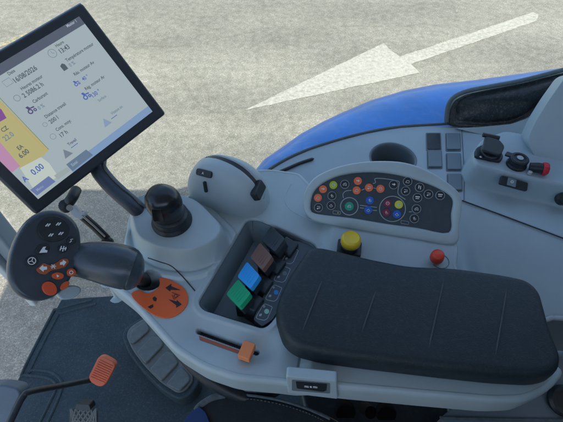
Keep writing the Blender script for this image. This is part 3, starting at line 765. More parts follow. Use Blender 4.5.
for i in range(NR):
    for k in range(NA): fs.append([i*NA+k, i*NA+(k+1) % NA, (i+1)*NA+(k+1) % NA, (i+1)*NA+k])
mb.add(vs, fs).build('dome', PL, ht, ang=60)
def on_dome(a, b, h=0.0):
    e = 1e-4; z = dome_z(a, b); nx = -(dome_z(a+e, b)-z)/e; ny = -(dome_z(a, b+e)-z)/e
    nv = (da*nx+dbv*ny+Vector((0, 0, 1))).normalized()
    return dcn+da*a+dbv*b+Vector((0, 0, z))+nv*h, nv
def dome_strip(a0, a1, b, wid, h, n=24):
    vs = []; 
    for i in range(n+1):
        a = a0+(a1-a0)*i/n
        for q in (-wid/2, wid/2): vs.append(on_dome(a, slot_b(a)+q, h)[0])
    return MB().add(vs, [[2*i, 2*i+1, 2*i+3, 2*i+2] for i in range(n)])
dome_strip(-DA*.54, DA*.93, bs, .0088, -.0018, 40).build('slot', DARKP, ht)
o1, n1 = on_dome(DA*.84, slot_b(DA*.84)-.004)
pth = Plane(o1, dbv, n1.cross(dbv))
MB().prism(pth, roundpoly([(-.022, -.011), (.013, -.010), (.013, .011), (-.022, .008)], .005), -.006, .007).build('throttle_slider', BLK, ht, bevel=.0025)
def dome_plate(a, b, la, lb, rot, nm, m):
    o_, nv = on_dome(a, b); e1 = (da*math.cos(rot)+dbv*math.sin(rot)); e1 = (e1-nv*e1.dot(nv)).normalized()
    P = Plane(o_, e1, nv.cross(e1)); s_ = 1 if P.n.dot(nv) > 0 else -1
    ob = MB().prism(P, roundpoly([(-la, -lb), (la, -lb), (la, lb), (-la, lb)], min(la, lb)*.8), -.004*s_, .0030*s_).build(nm, m, ht, bevel=.0006); return P, ob, s_
P, ob, s_ = dome_plate(-DA*.36, -DB*.58, .0165, .0060, .03, 'rocker_switch', BLK)
MB().text(P, 'A', (-.003, -.002), .006, h=s_*.0033).build('icon', WHITE, ob, smooth=False)
dome_plate(-DA*.30, -DB*.84, .0105, .0030, 1.5, 'side_button', BLK)

# ------------------------------------------------------------------ multifunction control handle
hcn = CAM+ray(46, 255)*.552
N0 = (CAM-hcn).normalized(); rgt = Vector((1, 0, 0)); rgt = (rgt-N0*rgt.dot(N0)).normalized()
Nf = (N0+rgt*.22).normalized()
upv = Vector((0, .766, .643)); rl = R(-13)
e1 = (rgt-Nf*rgt.dot(Nf)).normalized(); e2 = Nf.cross(e1)
ph = Plane(hcn, e1*math.cos(rl)+e2*math.sin(rl), e2*math.cos(rl)-e1*math.sin(rl))
ch = empty('control_handle', W(148, 283, -.06), 'grey multifunction control handle with a round face of black and orange buttons', 'handle')
RX, RY = .0400, .0595
mb = MB(); vs = []; fs = []; NS = 56
prof = [(.62, -.030), (.80, -.028), (.93, -.021), (.995, -.010), (1.0, -.004), (.985, .0005), (.95, .003), (.90, .0036), (.5, .0042), (.0001, .0045)]
for r, h in prof:
    for k in range(NS):
        t = 2*math.pi*k/NS; sq = 1-.02*math.cos(4*t)
        vs.append(ph.w(RX*r*sq*math.cos(t), RY*r*sq*math.sin(t), h))
for i in range(len(prof)-1):
    for k in range(NS): fs.append([i*NS+k, i*NS+(k+1) % NS, (i+1)*NS+(k+1) % NS, (i+1)*NS+k])
fs.append(list(range(NS))[::-1])
mb.add(vs, fs).build('handle_head', GUN, ch, ang=60)
pface = ph.lift(.0048)
mb = MB().disc(ph, (0, 0), RX*.90, RY*.90, .0036, .0047, n=56).build('head_face', GUNF, ch)
# grip
cap = CAM+ray(133, 270)*.604
P0 = hcn+ph.ex*.030-Nf*.034
axis = (cap-P0).normalized()
gpts = []; grad = []
for i, (t, r) in enumerate(((0, .021), (.15, .0225), (.3, .024), (.5, .0275), (.7, .030), (.85, .0305), (.93, .030), (.96, .0288), (.97, .0288), (.99, .029), (1.03, .0272), (1.08, .023), (1.12, .0165), (1.145, .008), (1.15, .001))):
    bend = Vector((0, 0, 1))*.010*math.sin(math.pi*min(t, 1))
    gpts.append(P0.lerp(cap, t)+bend); grad.append(r)
MB().tube(gpts, grad, 32).build('grip', GUN, ch, ang=50)
q = [gpts[7]+axis*.001]
MB().tube([gpts[7]-axis*.0008, gpts[7]+axis*.0012], .0292, 40).build('grip_ring', DARKP, ch)
MB().tube(smooth_path([cap-axis*.03-Vector((0, 0, .01)), (cap+W(148, 283, -.06))/2-axis*.008, W(147, 282, -.098)], 6), .011, 16).build('stalk', BLK, ch)
# light thumb rest below the face
q = ph.lift(-.006)
MB().disc(q, q.pix(69.5, 292.5), .014, .0085, -.012, .003, rot=.5).build('thumb_rest', PL2, ch, bevel=.002)
# buttons on the face
fp = pface
def face_btn(nm, m, pts, h=.0022, rnd=.003):
    return MB().prism(fp, roundpoly(pp(fp, pts), rnd), -.001, h).build(nm, m, ch, bevel=.0009)
def face_disc(nm, m, c, rx, ry, rot=0, h=.0022):
    return MB().disc(fp, fp.pix(*c), rx, ry, -.001, h, rot).build(nm, m, ch, bevel=.0008)
big = face_disc('button_pad', BLK, (53.5, 229), .0185, .0165, .2, .0016)
f2 = fp.lift(.0019); mb = MB()
for c in ((48, 225), (58.5, 224), (51, 235), (61, 233.5)):
    for o_ in (-1.3, .9): mb.stroke(f2, pp(f2, [(c[0]+o_-1.2, c[1]+1.4), (c[0]+o_+1.4, c[1]-1.4)]), .0013)
mb.build('icon', WHITE, big, smooth=False)
b1 = face_btn('button', BLK, [(34.5, 251), (38, 245), (44, 243.5), (49, 245.5), (49.5, 250), (46, 253), (38, 254.5)])
mb = MB(); mb.sheet(f2.lift(.0006), pp(f2, [(39, 253), (43, 247), (46, 246.5), (44.5, 249.5), (47.5, 250.5), (47, 252.5)])).build('icon', WHITE, b1, smooth=False)
b1 = face_btn('button', BLK, [(57.5, 250), (58, 246), (62, 243.5), (67, 245), (68, 249), (65, 252.5), (60, 253)])
mb = MB(); q = f2.lift(.0006)
for s in (((60, 250.5), (61.5, 246)), ((62.5, 251.5), (64, 246)), ((65, 250.5), (66, 247)), ((60, 248.5), (66.5, 248.5))): mb.stroke(q, pp(q, list(s)), .0011)
mb.build('icon', WHITE, b1, smooth=False)
b1 = face_disc('button', BLK, (71, 240.5), .0055, .0050)
MB().stroke(q, pp(q, [(69.5, 242.5), (71.5, 241), (70.5, 239.5), (73, 239)]), .0009).build('icon', WHITE, b1, smooth=False)
b1 = face_disc('button', BLK, (31.8, 261), .0072, .0064)
mb = MB(); c = q.pix(31.8, 261); mb.ring(q, c, .0038, .0047, 0, .0004, 20)
for a in (90, 210, 330): mb.stroke(q, [c, (c[0]+.004*math.cos(R(a)), c[1]+.004*math.sin(R(a)))], .0009)
mb.build('icon', WHITE, b1, smooth=False)
b1 = face_btn('rocker_button', BROWNB, [(35.5, 269.5), (43, 262.5), (49, 265.5), (56, 263), (61, 259), (67, 258.5), (69, 262), (64.5, 267.5), (57, 269.5), (51, 270.5), (45, 275), (39, 273.5)], .0026, .002)
q = fp.lift(.0029); mb = MB()
mb.sheet(q, pp(q, [(39, 268.5), (43, 264.8), (43.4, 266.6), (47, 266.5), (47, 269.5), (43.8, 270), (43.5, 272)])); mb.sheet(q, pp(q, [(66.5, 262), (63, 259.8), (62.8, 261.4), (60, 262.5), (60, 265), (63, 264.5), (63.3, 266.2)]))
for s in (((51.5, 268.5), (54.5, 264.5)), ((51.5, 264.5), (55, 268.5)), ((50.5, 266.7), (56, 266.2))): mb.stroke(q, pp(q, list(s)), .0010)
mb.build('icon', WHITE, b1, smooth=False)
b1 = face_disc('button', ORANGED, (57.6, 276), .0072, .0046, .1); mb = MB(); q = fp.lift(.0024); mb.sheet(q, pp(q, [(56.5, 274.5), (59.5, 276), (57, 277.6)])).build('icon', WHITE, b1, smooth=False)
b1 = face_disc('button', ORANGED, (71.2, 272.5), .0058, .0052); MB().ring(q, q.pix(71.2, 272.5), .0017, .0026, 0, .0004, 16).build('icon', WHITE, b1, smooth=False)
face_disc('button', RED if False else mat('red_orange_button', (.68, .085, .03), .36, vary=.08), (49, 288.5), .0098, .0074, -.6, .004)
face_disc('button', ORANGED, (64.5, 285.5), .0066, .0040, 1.0)

# ------------------------------------------------------------------ button panel
B0 = W(304, 246, -.045); B1 = W(455, 269, -.045)
B0 = W(305, 221, -.035); B1 = W(456, 245, -.035)
pe = (B1-B0); pe.z = 0; pe.normalize(); back = Vector((-pe.y, pe.x, 0))
pp_ = Plane(B0, pe, back*math.cos(R(42))+Vector((0, 0, 1))*math.sin(R(42)))
bp_ = empty('button_panel', (B0+B1)/2, 'arched control panel with rows of coloured round buttons behind the armrest', 'control panel')
OUTP = [(302.8, 206), (304.5, 192), (313.5, 178.5), (331, 169), (354, 163), (379.5, 160.8), (405, 162.5), (427.5, 170), (446.5, 181.5), (459.5, 193), (462.5, 204), (460, 224), (455.3, 245.2), (418, 240), (363, 231), (325, 223.8), (309.5, 218.5)]
INP = [(310.5, 208.5), (313.5, 193), (325, 182), (344, 174.8), (370, 172.2), (395.5, 174.6), (421, 181.5), (440.5, 189.5), (452.8, 199), (451.5, 214), (449, 232.8), (418, 228), (386, 223.8), (354, 218.4), (325, 215), (314, 213)]
oP = [tuple(q) for q in smooth_path([Vector(pp_.pix(*a)) for a in OUTP], 4, True)]
iP = [tuple(q) for q in smooth_path([Vector(pp_.pix(*a)) for a in INP], 4, True)]
# frame ring between the outer and inner outline: resample both
def resample(P, n):
    P = [Vector(p) for p in P]; L_ = [0]
    for i in range(len(P)): L_.append(L_[-1]+(P[(i+1) % len(P)]-P[i]).length)
    o = []
    for k in range(n):
        s = L_[-1]*k/n; i = max(j for j in range(len(P)) if L_[j] <= s); t = (s-L_[i])/(L_[i+1]-L_[i]+1e-12); o.append(P[i].lerp(P[(i+1) % len(P)], t))
    return o
def match(outer, inner, n=120):
    """pairs by angle about the middle"""
    c = sum((Vector(p) for p in inner), Vector((0, 0)))/len(inner); res = []
    def hit(P, ang):
        dx = Vector((math.cos(ang), math.sin(ang))); best = None
        for i in range(len(P)):
            a = Vector(P[i])-c; b = Vector(P[(i+1) % len(P)])-c; e = b-a; den = dx.x*e.y-dx.y*e.x
            if abs(den) < 1e-12: continue
            t = (a.x*e.y-a.y*e.x)/den; u = (a.x*dx.y-a.y*dx.x)/den
            if t > 0 and -1e-6 <= u <= 1+1e-6 and (best is None or t > best): best = t
        return c+dx*best
    for k in range(n):
        a = 2*math.pi*k/n; res.append((hit(outer, a), hit(inner, a)))
    return res
pairs = match(oP, iP, 160); vs = []; fs = []; n = len(pairs)
rings = [(0, -.030), (0, -.004), (.06, -.0005), (.16, .001), (.80, .001), (.94, -.0003), (1.0, -.004), (1.0, -.008)]
for t, h in rings:
    for o_, i_ in pairs: q = o_.lerp(i_, t); vs.append(pp_.w(q.x, q.y, h))
for r in range(len(rings)-1):
    for k in range(n): fs.append([r*n+k, r*n+(k+1) % n, (r+1)*n+(k+1) % n, (r+1)*n+k])
MB().add(vs, fs).build('panel_frame', PL, bp_, ang=60)
MB().prism(pp_, iP, -.010, -.004).build('panel_face', FACE, bp_, smooth=False)
MB().prism(pp_, [tuple(o_.lerp(i_, .04)) for o_, i_ in pairs], -.030, -.012).build('panel_back', PL, bp_, smooth=False)
pq = pp_.lift(-.0038)
pm = FPX/(.70)           # pixels per metre at the panel
lines = MB()
LW = .0011
def curve_px(pts, n=5): return [tuple(v) for v in smooth_path([Vector(pq.pix(*a)) for a in pts], n)]
lines.ring(pq, pq.pix(349.3, 206.3), .0145, .0158, 0, .0005, 48)
lines.ring(pq, pq.pix(392.4, 208.9), .0212, .0224, 0, .0005, 56)
for pth_ in ([(343.5, 198), (343, 194), (346, 191), (351.5, 190.4)], [(361.5, 190.2), (364.5, 189)], [(373.5, 188), (376, 188.4)], [(373, 183.5), (375.5, 182.5), (374.8, 179.5), (376, 178.4), (384, 178.6), (396, 180.6), (399.3, 182.8), (398, 193.5), (405.5, 199.5)], [(408.8, 211.8), (411.8, 211.8)]):
    lines.stroke(pq, curve_px(pth_), LW)
for pth_ in ([(359.8, 205.2), (377, 207.4)], [(359.8, 207.8), (364, 208.3)], [(372.5, 210.2), (377, 210.6)]): lines.stroke(pq, pp(pq, pth_), LW)
lines.stroke(pq, roundpoly(pp(pq, [(333, 210.6), (340.3, 211.4), (340.3, 214.6), (333, 213.8)]), .001), .0006, closed=True)
lines.stroke(pq, roundpoly(pp(pq, [(401, 220.4), (408.6, 221.6), (408.6, 224.6), (401, 223.4)]), .001), .0006, closed=True)
lines.build('panel_lines', mat('panel_white_line', (.34, .40, .42), .55, vary=.05), bp_, smooth=False)
MB().disc(pq, pq.pix(338, 212.8), .0011, None, 0, .0007, n=12).build('indicator_light', YEL, bp_)
BT = [(323.1, 189.2, 'o'), (318, 197.8, 'o'), (318.5, 207.6, 'k'), (333.4, 185, 'l'), (344.8, 184.3, 'k'), (332, 195.8, 'k'), (331.1, 205.4, 'k'), (357.9, 181, 'o'), (356.7, 190.4, 'o'), (369, 187.6, 'o'), (380.4, 188.8, 'o'),
      (349.3, 206.3, 'g'), (369.8, 200.4, 'b'), (368.3, 210, 'b'), (393.6, 184.7, 'k'), (407.5, 181.5, 'k'), (405.5, 191, 'k'), (387.6, 203.3, 'm'), (398.8, 204.6, 'y'), (386.3, 212.6, 'm'), (396.8, 214.2, 'b'),
      (419.5, 187.4, 'k'), (417.3, 197.7, 'k'), (428.3, 194.2, 'k'), (440, 195.4, 'k'), (416.3, 208.9, 'k'), (414.2, 218.5, 'k')]
BM = dict(o=SALMON, k=BLK, l=LIME, g=TEAL, b=BLUEB, m=MAROON, y=YELB)
names = dict(o='orange round button', l='lime green round button', g='large teal round button', b='blue round button', m='maroon round button', y='yellow round button')
pi_ = pq.lift(.0019)
for i, (a, b, k) in enumerate(BT):
    c = pq.pix(a, b); r = .0078 if k == 'g' else .0070
    bt = MB().disc(pq, c, r, None, -.001, .0015, n=36).build('button', BM[k], bp_, bevel=.0005, label=names.get(k))
    mb = MB()
    if k == 'k': MB().ring(pq, c, .0069, .0076, 0, .0018, 40).build('button_ring', mat('panel_white_line', (.34, .40, .42)), bt)
    s = .0032; q = lambda x, y: (c[0]+x*s, c[1]+y*s)
    typ = (i*5+2) % 7
    if (a, b) == (419.5, 187.4): typ = 7
    if (a, b) in ((417.3, 197.7), (440, 195.4)): typ = 8
    if typ == 0: mb.stroke(pi_, [q(-1, -.7), q(-.4, .5), q(.6, .5), q(1, -.4)], .0007); mb.stroke(pi_, [q(-.8, -.7), q(.8, -.7)], .0007)
    elif typ == 1: mb.ring(pi_, q(-.5, -.3), .0011, .0017, 0, .0003, 14); mb.ring(pi_, q(.7, -.4), .0007, .0012, 0, .0003, 14); mb.stroke(pi_, [q(-.6, .3), q(.3, .8), q(.9, .1)], .0008)
    elif typ == 2: mb.sheet(pi_, [q(-.9, -.1), q(.1, -.1), q(.1, -.6), q(1, .2), q(.1, .9), q(.1, .4), q(-.9, .4)])
    elif typ == 3: mb.ring(pi_, q(0, 0), .0024, .0031, 0, .0003, 20); mb.stroke(pi_, [q(-.5, 0), q(.5, .2)], .0007)
    elif typ == 4: mb.stroke(pi_, [q(-.9, -.5), q(0, .6), q(.9, -.5)], .0009); mb.stroke(pi_, [q(-.5, -.8), q(.5, -.8)], .0007)
    elif typ == 5: mb.stroke(pi_, [q(-.8, .6), q(.8, .6), q(.8, -.3), q(-.3, -.3)], .0008); mb.disc(pi_, q(-.4, -.6), .0012, None, 0, .0003, n=12)
    elif typ == 6: mb.stroke(pi_, [q(-.2, .9), q(-.2, -.7)], .0009); mb.stroke(pi_, [q(-.8, .2), q(.7, .2)], .0007); mb.stroke(pi_, [q(.2, -.8), q(.9, -.2)], .0007)
    elif typ == 7: mb.sheet(pi_, [q(-.7, -1), q(-.2, -.2), q(-.2, .9), q(-.7, 1.2)]); mb.sheet(pi_, [q(.3, -1.1), q(.7, -.9), q(.6, 1), q(.2, .6)])
    else: mb.sheet(pi_, [q(-1.2, .15), q(1.2, .3), q(1.1, .85), q(-1.1, .7)]); mb.sheet(pi_, [q(-1.0, -.7), q(1.0, -.55), q(.8, -.15), q(-.9, -.3)])
    mb.build('icon', WHITE if k == 'k' else mat('pale_print', (.80, .62, .55), .55) if k in 'om' else mat('cool_print', (.62, .74, .70), .55), bt, smooth=False)

# ------------------------------------------------------------------ yellow and red knobs on the strip
kb = onpix(349, 249.5)
yk = empty('mushroom_knob', kb, 'yellow mushroom knob on a black base below the button panel', 'knob')
pkb = Plane(kb, (1, -.18, 0), (.18, 1, 0))
MB().prism(pkb, roundpoly([(-.020, -.014), (.020, -.014), (.020, .016), (-.020, .016)], .004), -.004, .006).build('knob_plate', BLK, yk, bevel=.0015)
MB().lathe(kb, (0, 0, 1), [(0, .004), (.014, .005), (.0145, .014), (.012, .016), (.012, .020), (0, .020)], 32).build('knob_base', BLK, yk)
MB().lathe(kb, (0, .0, 1), [(0, .018), (.0155, .0185), (.0163, .021), (.0162, .029), (.0148, .0325), (.0125, .034), (.0118, .0335), (0, .0332)], 40, wob=lambda t, i: 1+(.025*math.cos(18*t) if 1 < i < 4 else 0)).build('knob_cap', YEL, yk, ang=50)
rk0 = onpix(435, 261)
rk = empty('push_knob', rk0, 'small red push knob on the grey strip at the armrest edge', 'knob')
MB().lathe(rk0, (0, 0, 1), [(0, -.002), (.0085, -.002), (.0085, .0015), (.0070, .003), (.006, .007), (0, .007)], 28).build('knob_collar', PL, rk)
MB().lathe(rk0, (-.05, -.1, 1), [(0, .005), (.0092, .0055), (.0108, .009), (.0112, .012), (.0108, .018), (.0095, .0225), (.0055, .0248), (0, .0252)], 32).build('knob_cap', RED, rk, ang=50)
c = rk0+Vector((.008, 0, .0006)); MB().ring(Plane(c, (1, 0, 0), (0, 1, 0)), (0, 0), .0142, .0149, -.001, .0003, 40).build('knob_seat_ring', PLD, rk)

# ------------------------------------------------------------------ sockets and plugs on the side console
def at_box(px, py, z=BZ): return W(px, py, z)
c0 = at_box(489, 157)
ps_ = empty('power_socket', c0, 'black hinged lid power socket beside the blank switches', 'socket')
P = Plane(c0, (1, -.32, 0), (.32, 1, 0))
MB().prism(P, roundpoly([(-.028, -.013), (.020, -.013), (.026, .004), (.020, .024), (-.016, .028), (-.028, .012)], .006), -.004, .006).build('socket_flange', BLK, ps_, bevel=.002)
MB().lathe(c0+Vector((.002, .006, .004)), (-.1, -.2, 1), [(0, 0), (.0205, 0), (.020, .010), (.018, .012), (0, .012)], 32).build('socket_body', BLK, ps_)
P2 = Plane(c0+Vector((.002, .008, .018)), (1, -.32, -.08), (.2, 1, .2))
MB().prism(P2, roundpoly([(-.020, -.018), (.016, -.020), (.022, .006), (.010, .020), (-.018, .020)], .007), 0, .007).build('socket_lid', mat('worn_black_lid', (.026, .034, .036), .5, bump=.2, vary=.1, dust=.1), ps_, bevel=.0025)
MB().tube([P2.w(-.022, .023, .004), P2.w(.010, .025, .004)], .0045, 14).build('lid_hinge', BLK, ps_)
MB().lathe(c0+Vector((-.020, -.006, .006)), (0, 0, 1), [(0, 0), (.0028, 0), (.002, .0015), (0, .0018)], 14).build('screw', METAL, ps_)
c1 = at_box(516, 165)
pr = empty('round_socket', c1, 'round black lighter socket with a pull tab beside the red plug', 'socket')
MB().lathe(c1, (0, 0, 1), [(0, -.004), (.019, -.004), (.0192, .004), (.0172, .006), (.0168, .013), (.0178, .0145), (.0178, .0175), (.0155, .0195), (.0115, .0195), (.0108, .0175), (0, .0175)], 40).build('socket_body', BLK, pr, ang=40)
P = Plane(c1+Vector((0, 0, .0178)), (1, 0, 0), (0, 1, 0))
MB().disc(P, (.001, .001), .0062, None, 0, .0012, n=24).build('socket_cap', METAL, pr)
MB().prism(P, roundpoly([(-.026, .010), (-.012, .002), (-.006, .012), (-.018, .020)], .003), -.003, .001).build('pull_tab', BLK, pr, bevel=.001)
c2 = at_box(534, 172)
pp3 = empty('red_plug', c2, 'red capped black plug lying between the round socket and pillar', 'plug')
axd = Vector((1, -.30, .12)).normalized()
MB().tube([c2+Vector((-.010, .006, .008)), c2+axd*.004+Vector((0, .002, .010)), c2+axd*.012+Vector((0, 0, .011))], [.0085, .010, .0095], 20).build('plug_body', BLK, pp3)
MB().lathe(c2+axd*.010+Vector((0, 0, .011)), axd, [(0, 0), (.0115, 0), (.0125, .003), (.0125, .007), (.0105, .010), (.005, .012), (0, .012)], 28, wob=lambda t, i: 1+.05*math.cos(7*t)).build('plug_cap', REDP, pp3, ang=50)
MB().lathe(c2+Vector((-.012, -.006, .002)), (0, 0, 1), [(0, 0), (.0045, 0), (.004, .005), (0, .006)], 16).build('plug_lead', GREYM, pp3)
# rocker switch on the sloping front of the box
def on_side(px, py):
    dd = ray(px, py); t = .5
    e_ = Vector((.001, 0, 0))
    return CAM+dd*((SZ+.022-CAMZ)/dd.z)
c3 = W(513.5, 183, -.046)
rs = empty('rocker_switch', c3, 'small black rocker switch with a pale symbol on the console ledge', 'switch')
P = Plane(c3, (1, -.30, 0), (.2, .8, .55))
b_ = MB().prism(P, roundpoly(pp(P, [(501, 175.5), (527.5, 183), (526.5, 191.5), (499, 184)]), .003), -.006, .004).build('switch_body', BLK, rs, bevel=.0015)
P4 = P.lift(.0042)
MB().prism(P4, roundpoly(pp(P4, [(508, 177.5), (516.5, 180), (515.5, 187.5), (506.5, 185)]), .0015), 0, .0016).build('rocker', TRAY, rs, bevel=.0008)
MB().ring(P4.lift(.0016), P4.pix(511.8, 182), .0016, .0028, 0, .0005, 16).build('icon', WHITE, b_, smooth=False)
c4 = W(562, 199, -.062)
rn = empty('dark_knob', c4, 'dark round knob cut by the right edge of the picture', 'knob')
MB().lathe(c4, (-.1, -.5, .8), [(0, -.004), (.012, -.004), (.012, .005), (.009, .009), (0, .009)], 28).build('knob_cap', BLK, rn)

# ================================================================== TERMINAL
h_ = Vector((.63483016, .76192421, .12830497)); v_ = Vector((-.52272345, .30123254, .79750809)); n_ = h_.cross(v_)
UR = CAM+Vector((-.32375416, .71149694, -.3202726))
# work in the camera solution: these vectors are already in the scene's axes
pmn = Plane(UR, h_, v_)
mt = empty('touchscreen_monitor', UR+v_*-.215-h_*.14, 'large tilted touchscreen monitor with dark bezel and lit data page', 'monitor')
HX0, HX1, HY0, HY1 = -.278, 0.0, -.216, 0.0
MB().prism(pmn, roundpoly([(HX0, HY0), (HX1, HY0), (HX1, HY1), (HX0, HY1)], .006), -.034, -.0).build('monitor_housing', mat('monitor_bezel', (.022, .029, .037), .4, bump=.1, vary=.08, dust=.03), mt, bevel=.0045, seg=4)
MB().prism(pmn, roundpoly([(HX0+.02, HY0+.02), (HX1-.02, HY0+.02), (HX1-.02, HY1-.02), (HX0+.02, HY1-.02)], .02), -.055, -.034).build('monitor_back', BLK, mt, bevel=.006)
MB().prism(pmn, roundpoly([(HX0+.001, HY1-.004), (HX1-.001, HY1-.004), (HX1-.001, HY1+.0015), (HX0+.001, HY1+.0015)], .002), -.026, -.004).build('top_edge_highlight', mat('edge_highlight_blue', (.30, .40, .47), .4, vary=.06), mt, bevel=.001)  # pale strip painted as the highlight along the housing's top edge
ur = pmn.pix(82, 14.5); lr = pmn.pix(151.5, 115.5); ll = pmn.pix(36, 197)
sx1 = (ur[0]+lr[0])/2; sy1 = ur[1]; sy0 = (lr[1]+ll[1])/2; sx0 = ll[0]
sw, sh = sx1-sx0, sy1-sy0
# lit page: pale page with one even backlight colour
def screen_mat():
    m = bpy.data.materials.new('lit_page'); m.use_nodes = True; nt = m.node_tree; b = nt.nodes['Principled BSDF']
    b.inputs['Base Color'].default_value = (.02, .02, .022, 1); b.inputs['Roughness'].default_value = .25
    b.inputs['Emission Color'].default_value = (.285, .345, .37, 1); b.inputs['Emission Strength'].default_value = SCR
    return m
SCR = .52
ps0 = pmn.lift(.0006)
scr = MB().sheet(ps0, [(sx0, sy0), (sx1, sy0), (sx1, sy1), (sx0, sy1)]).build('screen', screen_mat(), mt, smooth=False)
def U(u, v): return (sx0+sw*u, sy1-sh*v)
def area_(nm, pts, col, h=.0004, k=None, px=True):
    q = pp(ps0, pts) if px else pts
    q = [(min(max(x, sx0), sx1), min(max(y, sy0), sy1)) for x, y in q]
    return MB().sheet(ps0, q, h).build(nm, lit('lit_'+nm+str(len(MATS)), col, SCR if k is None else k), scr, smooth=False)
area_('title_bar', [U(0, 0), U(1, 0), U(1, .072), U(0, .072)], (.07, .085, .12), px=False)
area_('footer_bar', [U(.28, .935), U(1, .935), U(1, 1), U(.28, 1)], (.16, .25, .40), px=False)
area_('yellow_panel', [(-40, 62), (-3, 97), (49, 150), (41, 158), (20, 169), (-30, 120)], (.36, .33, .15))
area_('pink_panel', [(-12, 128), (20, 166), (10, 174), (-22, 140)], (.38, .20, .33), h=.0007)
area_('purple_panel', [(-12, 100), (1.5, 109.5), (6.5, 118), (-4, 124)], (.17, .06, .24), h=.0007)
area_('white_panel', [(20, 168), (41, 157), (49, 163), (58, 176), (36, 193)], (.40, .46, .42), h=.0007)
area_('blue_key', [(30, 190), (48.5, 176), (55.5, 181.5), (37, 195.5)], (.11, .15, .30), h=.0009)
area_('grey_key', [(54, 175.5), (67, 167), (71, 170), (58, 179.5)], (.26, .31, .31), h=.0009)
area_('dark_key', [(66, 164.5), (86, 149.5), (93, 155), (72.5, 171)], (.10, .15, .22), h=.0009)
INK = lit('lit_ink', (.062, .088, .10), SCR); INKB = lit('lit_blue_ink', (.06, .10, .33), SCR); INKF = lit('lit_faint_ink', (.13, .185, .24), SCR); INKV = lit('lit_violet_ink', (.07, .06, .16), SCR)
MB().stroke(ps0.lift(.0009), pp(ps0, [(-40, 60), (-2, 96), (48.5, 149.5)]), .0009).build('divider_line', lit('lit_olive', (.13, .19, .10), SCR), scr, smooth=False)
MB().stroke(ps0.lift(.0009), pp(ps0, [(-42, 62), (-4, 98), (46.5, 151)]), .0006).build('divider_line', lit('lit_orange_line', (.45, .25, .08), SCR), scr, smooth=False)
pt = ps0.lift(.0009)
TX = [('Date', (9, 75.5), .0074, INK), ('16/08/2026', (15, 83.5), .0115, INK), ('Heures moteur', (22, 90.5), .0078, INK), ('2 5086.2 h', (24.5, 98), .0108, INK), ('Carburant', (34, 103.5), .0080, INK), ('0 %', (39.5, 110), .0090, INKF),
      ('Heure', (56.5, 47.5), .0074, INK), ('13:43', (60.5, 54), .0112, INK), ('Température moteur', (67, 62), .0080, INK), ('0 %', (70.5, 67), .009, INKF), ('Rés. moteur Av', (75, 76), .0080, INK), ('40 °', (83.5, 81), .009, INKB),
      ('Rég. moteur Ar', (86, 90.5), .0080, INK), ('130 °', (92.5, 98), .0105, INKB), ('Distance travail', (46, 118.5), .0080, INK), ('200 l', (51, 124), .0100, INK), ('Cons. moy.', (57, 131.5), .0080, INK), ('17 h', (61, 138), .0105, INK),
      ('Surface', (99, 102), .007, INKF), ('Vitesse av.', (112, 115), .0075, INKF), ('-----', (112, 120), .010, INKB), ('Travail', (69, 146), .0075, INKV), ('-----', (72, 149), .0105, INKB),
      ('CZ', (3, 132.5), .0095, INK), ('22.0', (5.5, 141.5), .0120, INKF), ('EA', (19, 150.5), .0095, INK), ('6.00', (21, 158.5), .0120, INK), ('0.00', (34, 175.5), .0150, INKB), ('A', (25, 182.5), .0140, INKB), ('Master 1', (67.5, 27.5), .0070, lit('lit_pale_ink', (.30, .34, .40), SCR)),
      ('Menu', (37.5, 191.5), .0068, lit('lit_key_ink', (.22, .26, .40), SCR)), ('Essai', (72.5, 166.5), .0075, lit('lit_key_ink2', (.24, .30, .38), SCR))]
for t, pxy, size, m in TX:
    MB().text(pt, t, pt.pix(*pxy), size*.9, sx=.86).build('lettering', m, scr, smooth=False)
ic = MB()
c = pt.pix(52.3, 53.3); ic.ring(pt, c, .0058, .0066, 0, .0002, 28); ic.stroke(pt, [(c[0], c[1]+.004), c, (c[0]+.003, c[1]-.001)], .0007)
c = pt.pix(8, 82.5); ic.stroke(pt, [(c[0]-.006, c[1]-.004), (c[0]+.006, c[1]-.004), (c[0]+.006, c[1]+.005), (c[0]-.006, c[1]+.005)], .0007, closed=True)
c = pt.pix(17, 98); ic.ring(pt, c, .004, .0048, 0, .0002, 20)
c = pt.pix(45, 124.5); ic.ring(pt, c, .003, .0036, 0, .0002, 16); c = pt.pix(53, 136.5); ic.ring(pt, c, .004, .0046, 0, .0002, 16)
ic.build('icon', INKF, scr, smooth=False)
def tractor_icon(c, s, m):
    mb = MB(); mb.ring(pt, (c[0]-.4*s, c[1]-.3*s), .32*s, .6*s, 0, .0002, 18); mb.ring(pt, (c[0]+.7*s, c[1]-.5*s), .15*s, .38*s, 0, .0002, 16)
    mb.sheet(pt, [(c[0]-.5*s, c[1]+.3*s), (c[0]+1.0*s, c[1]+.0*s), (c[0]+1.0*s, c[1]+.35*s), (c[0]+.1*s, c[1]+.45*s), (c[0]-.1*s, c[1]+1.0*s), (c[0]-.7*s, c[1]+1.0*s)], .0001)
    mb.build('icon', m, scr, smooth=False)
tractor_icon(pt.pix(31, 109.5), .0065, INKV); tractor_icon(pt.pix(76.5, 83), .0048, INKB); tractor_icon(pt.pix(86, 95.5), .0065, INKB)
mb = MB(); c = pt.pix(64, 67); mb.sheet(pt, [(c[0]-.004, c[1]-.005), (c[0]+.004, c[1]-.005), (c[0]+.004, c[1]+.003), (c[0]+.001, c[1]+.006), (c[0]-.004, c[1]+.004)]).build('icon', INK, scr, smooth=False)
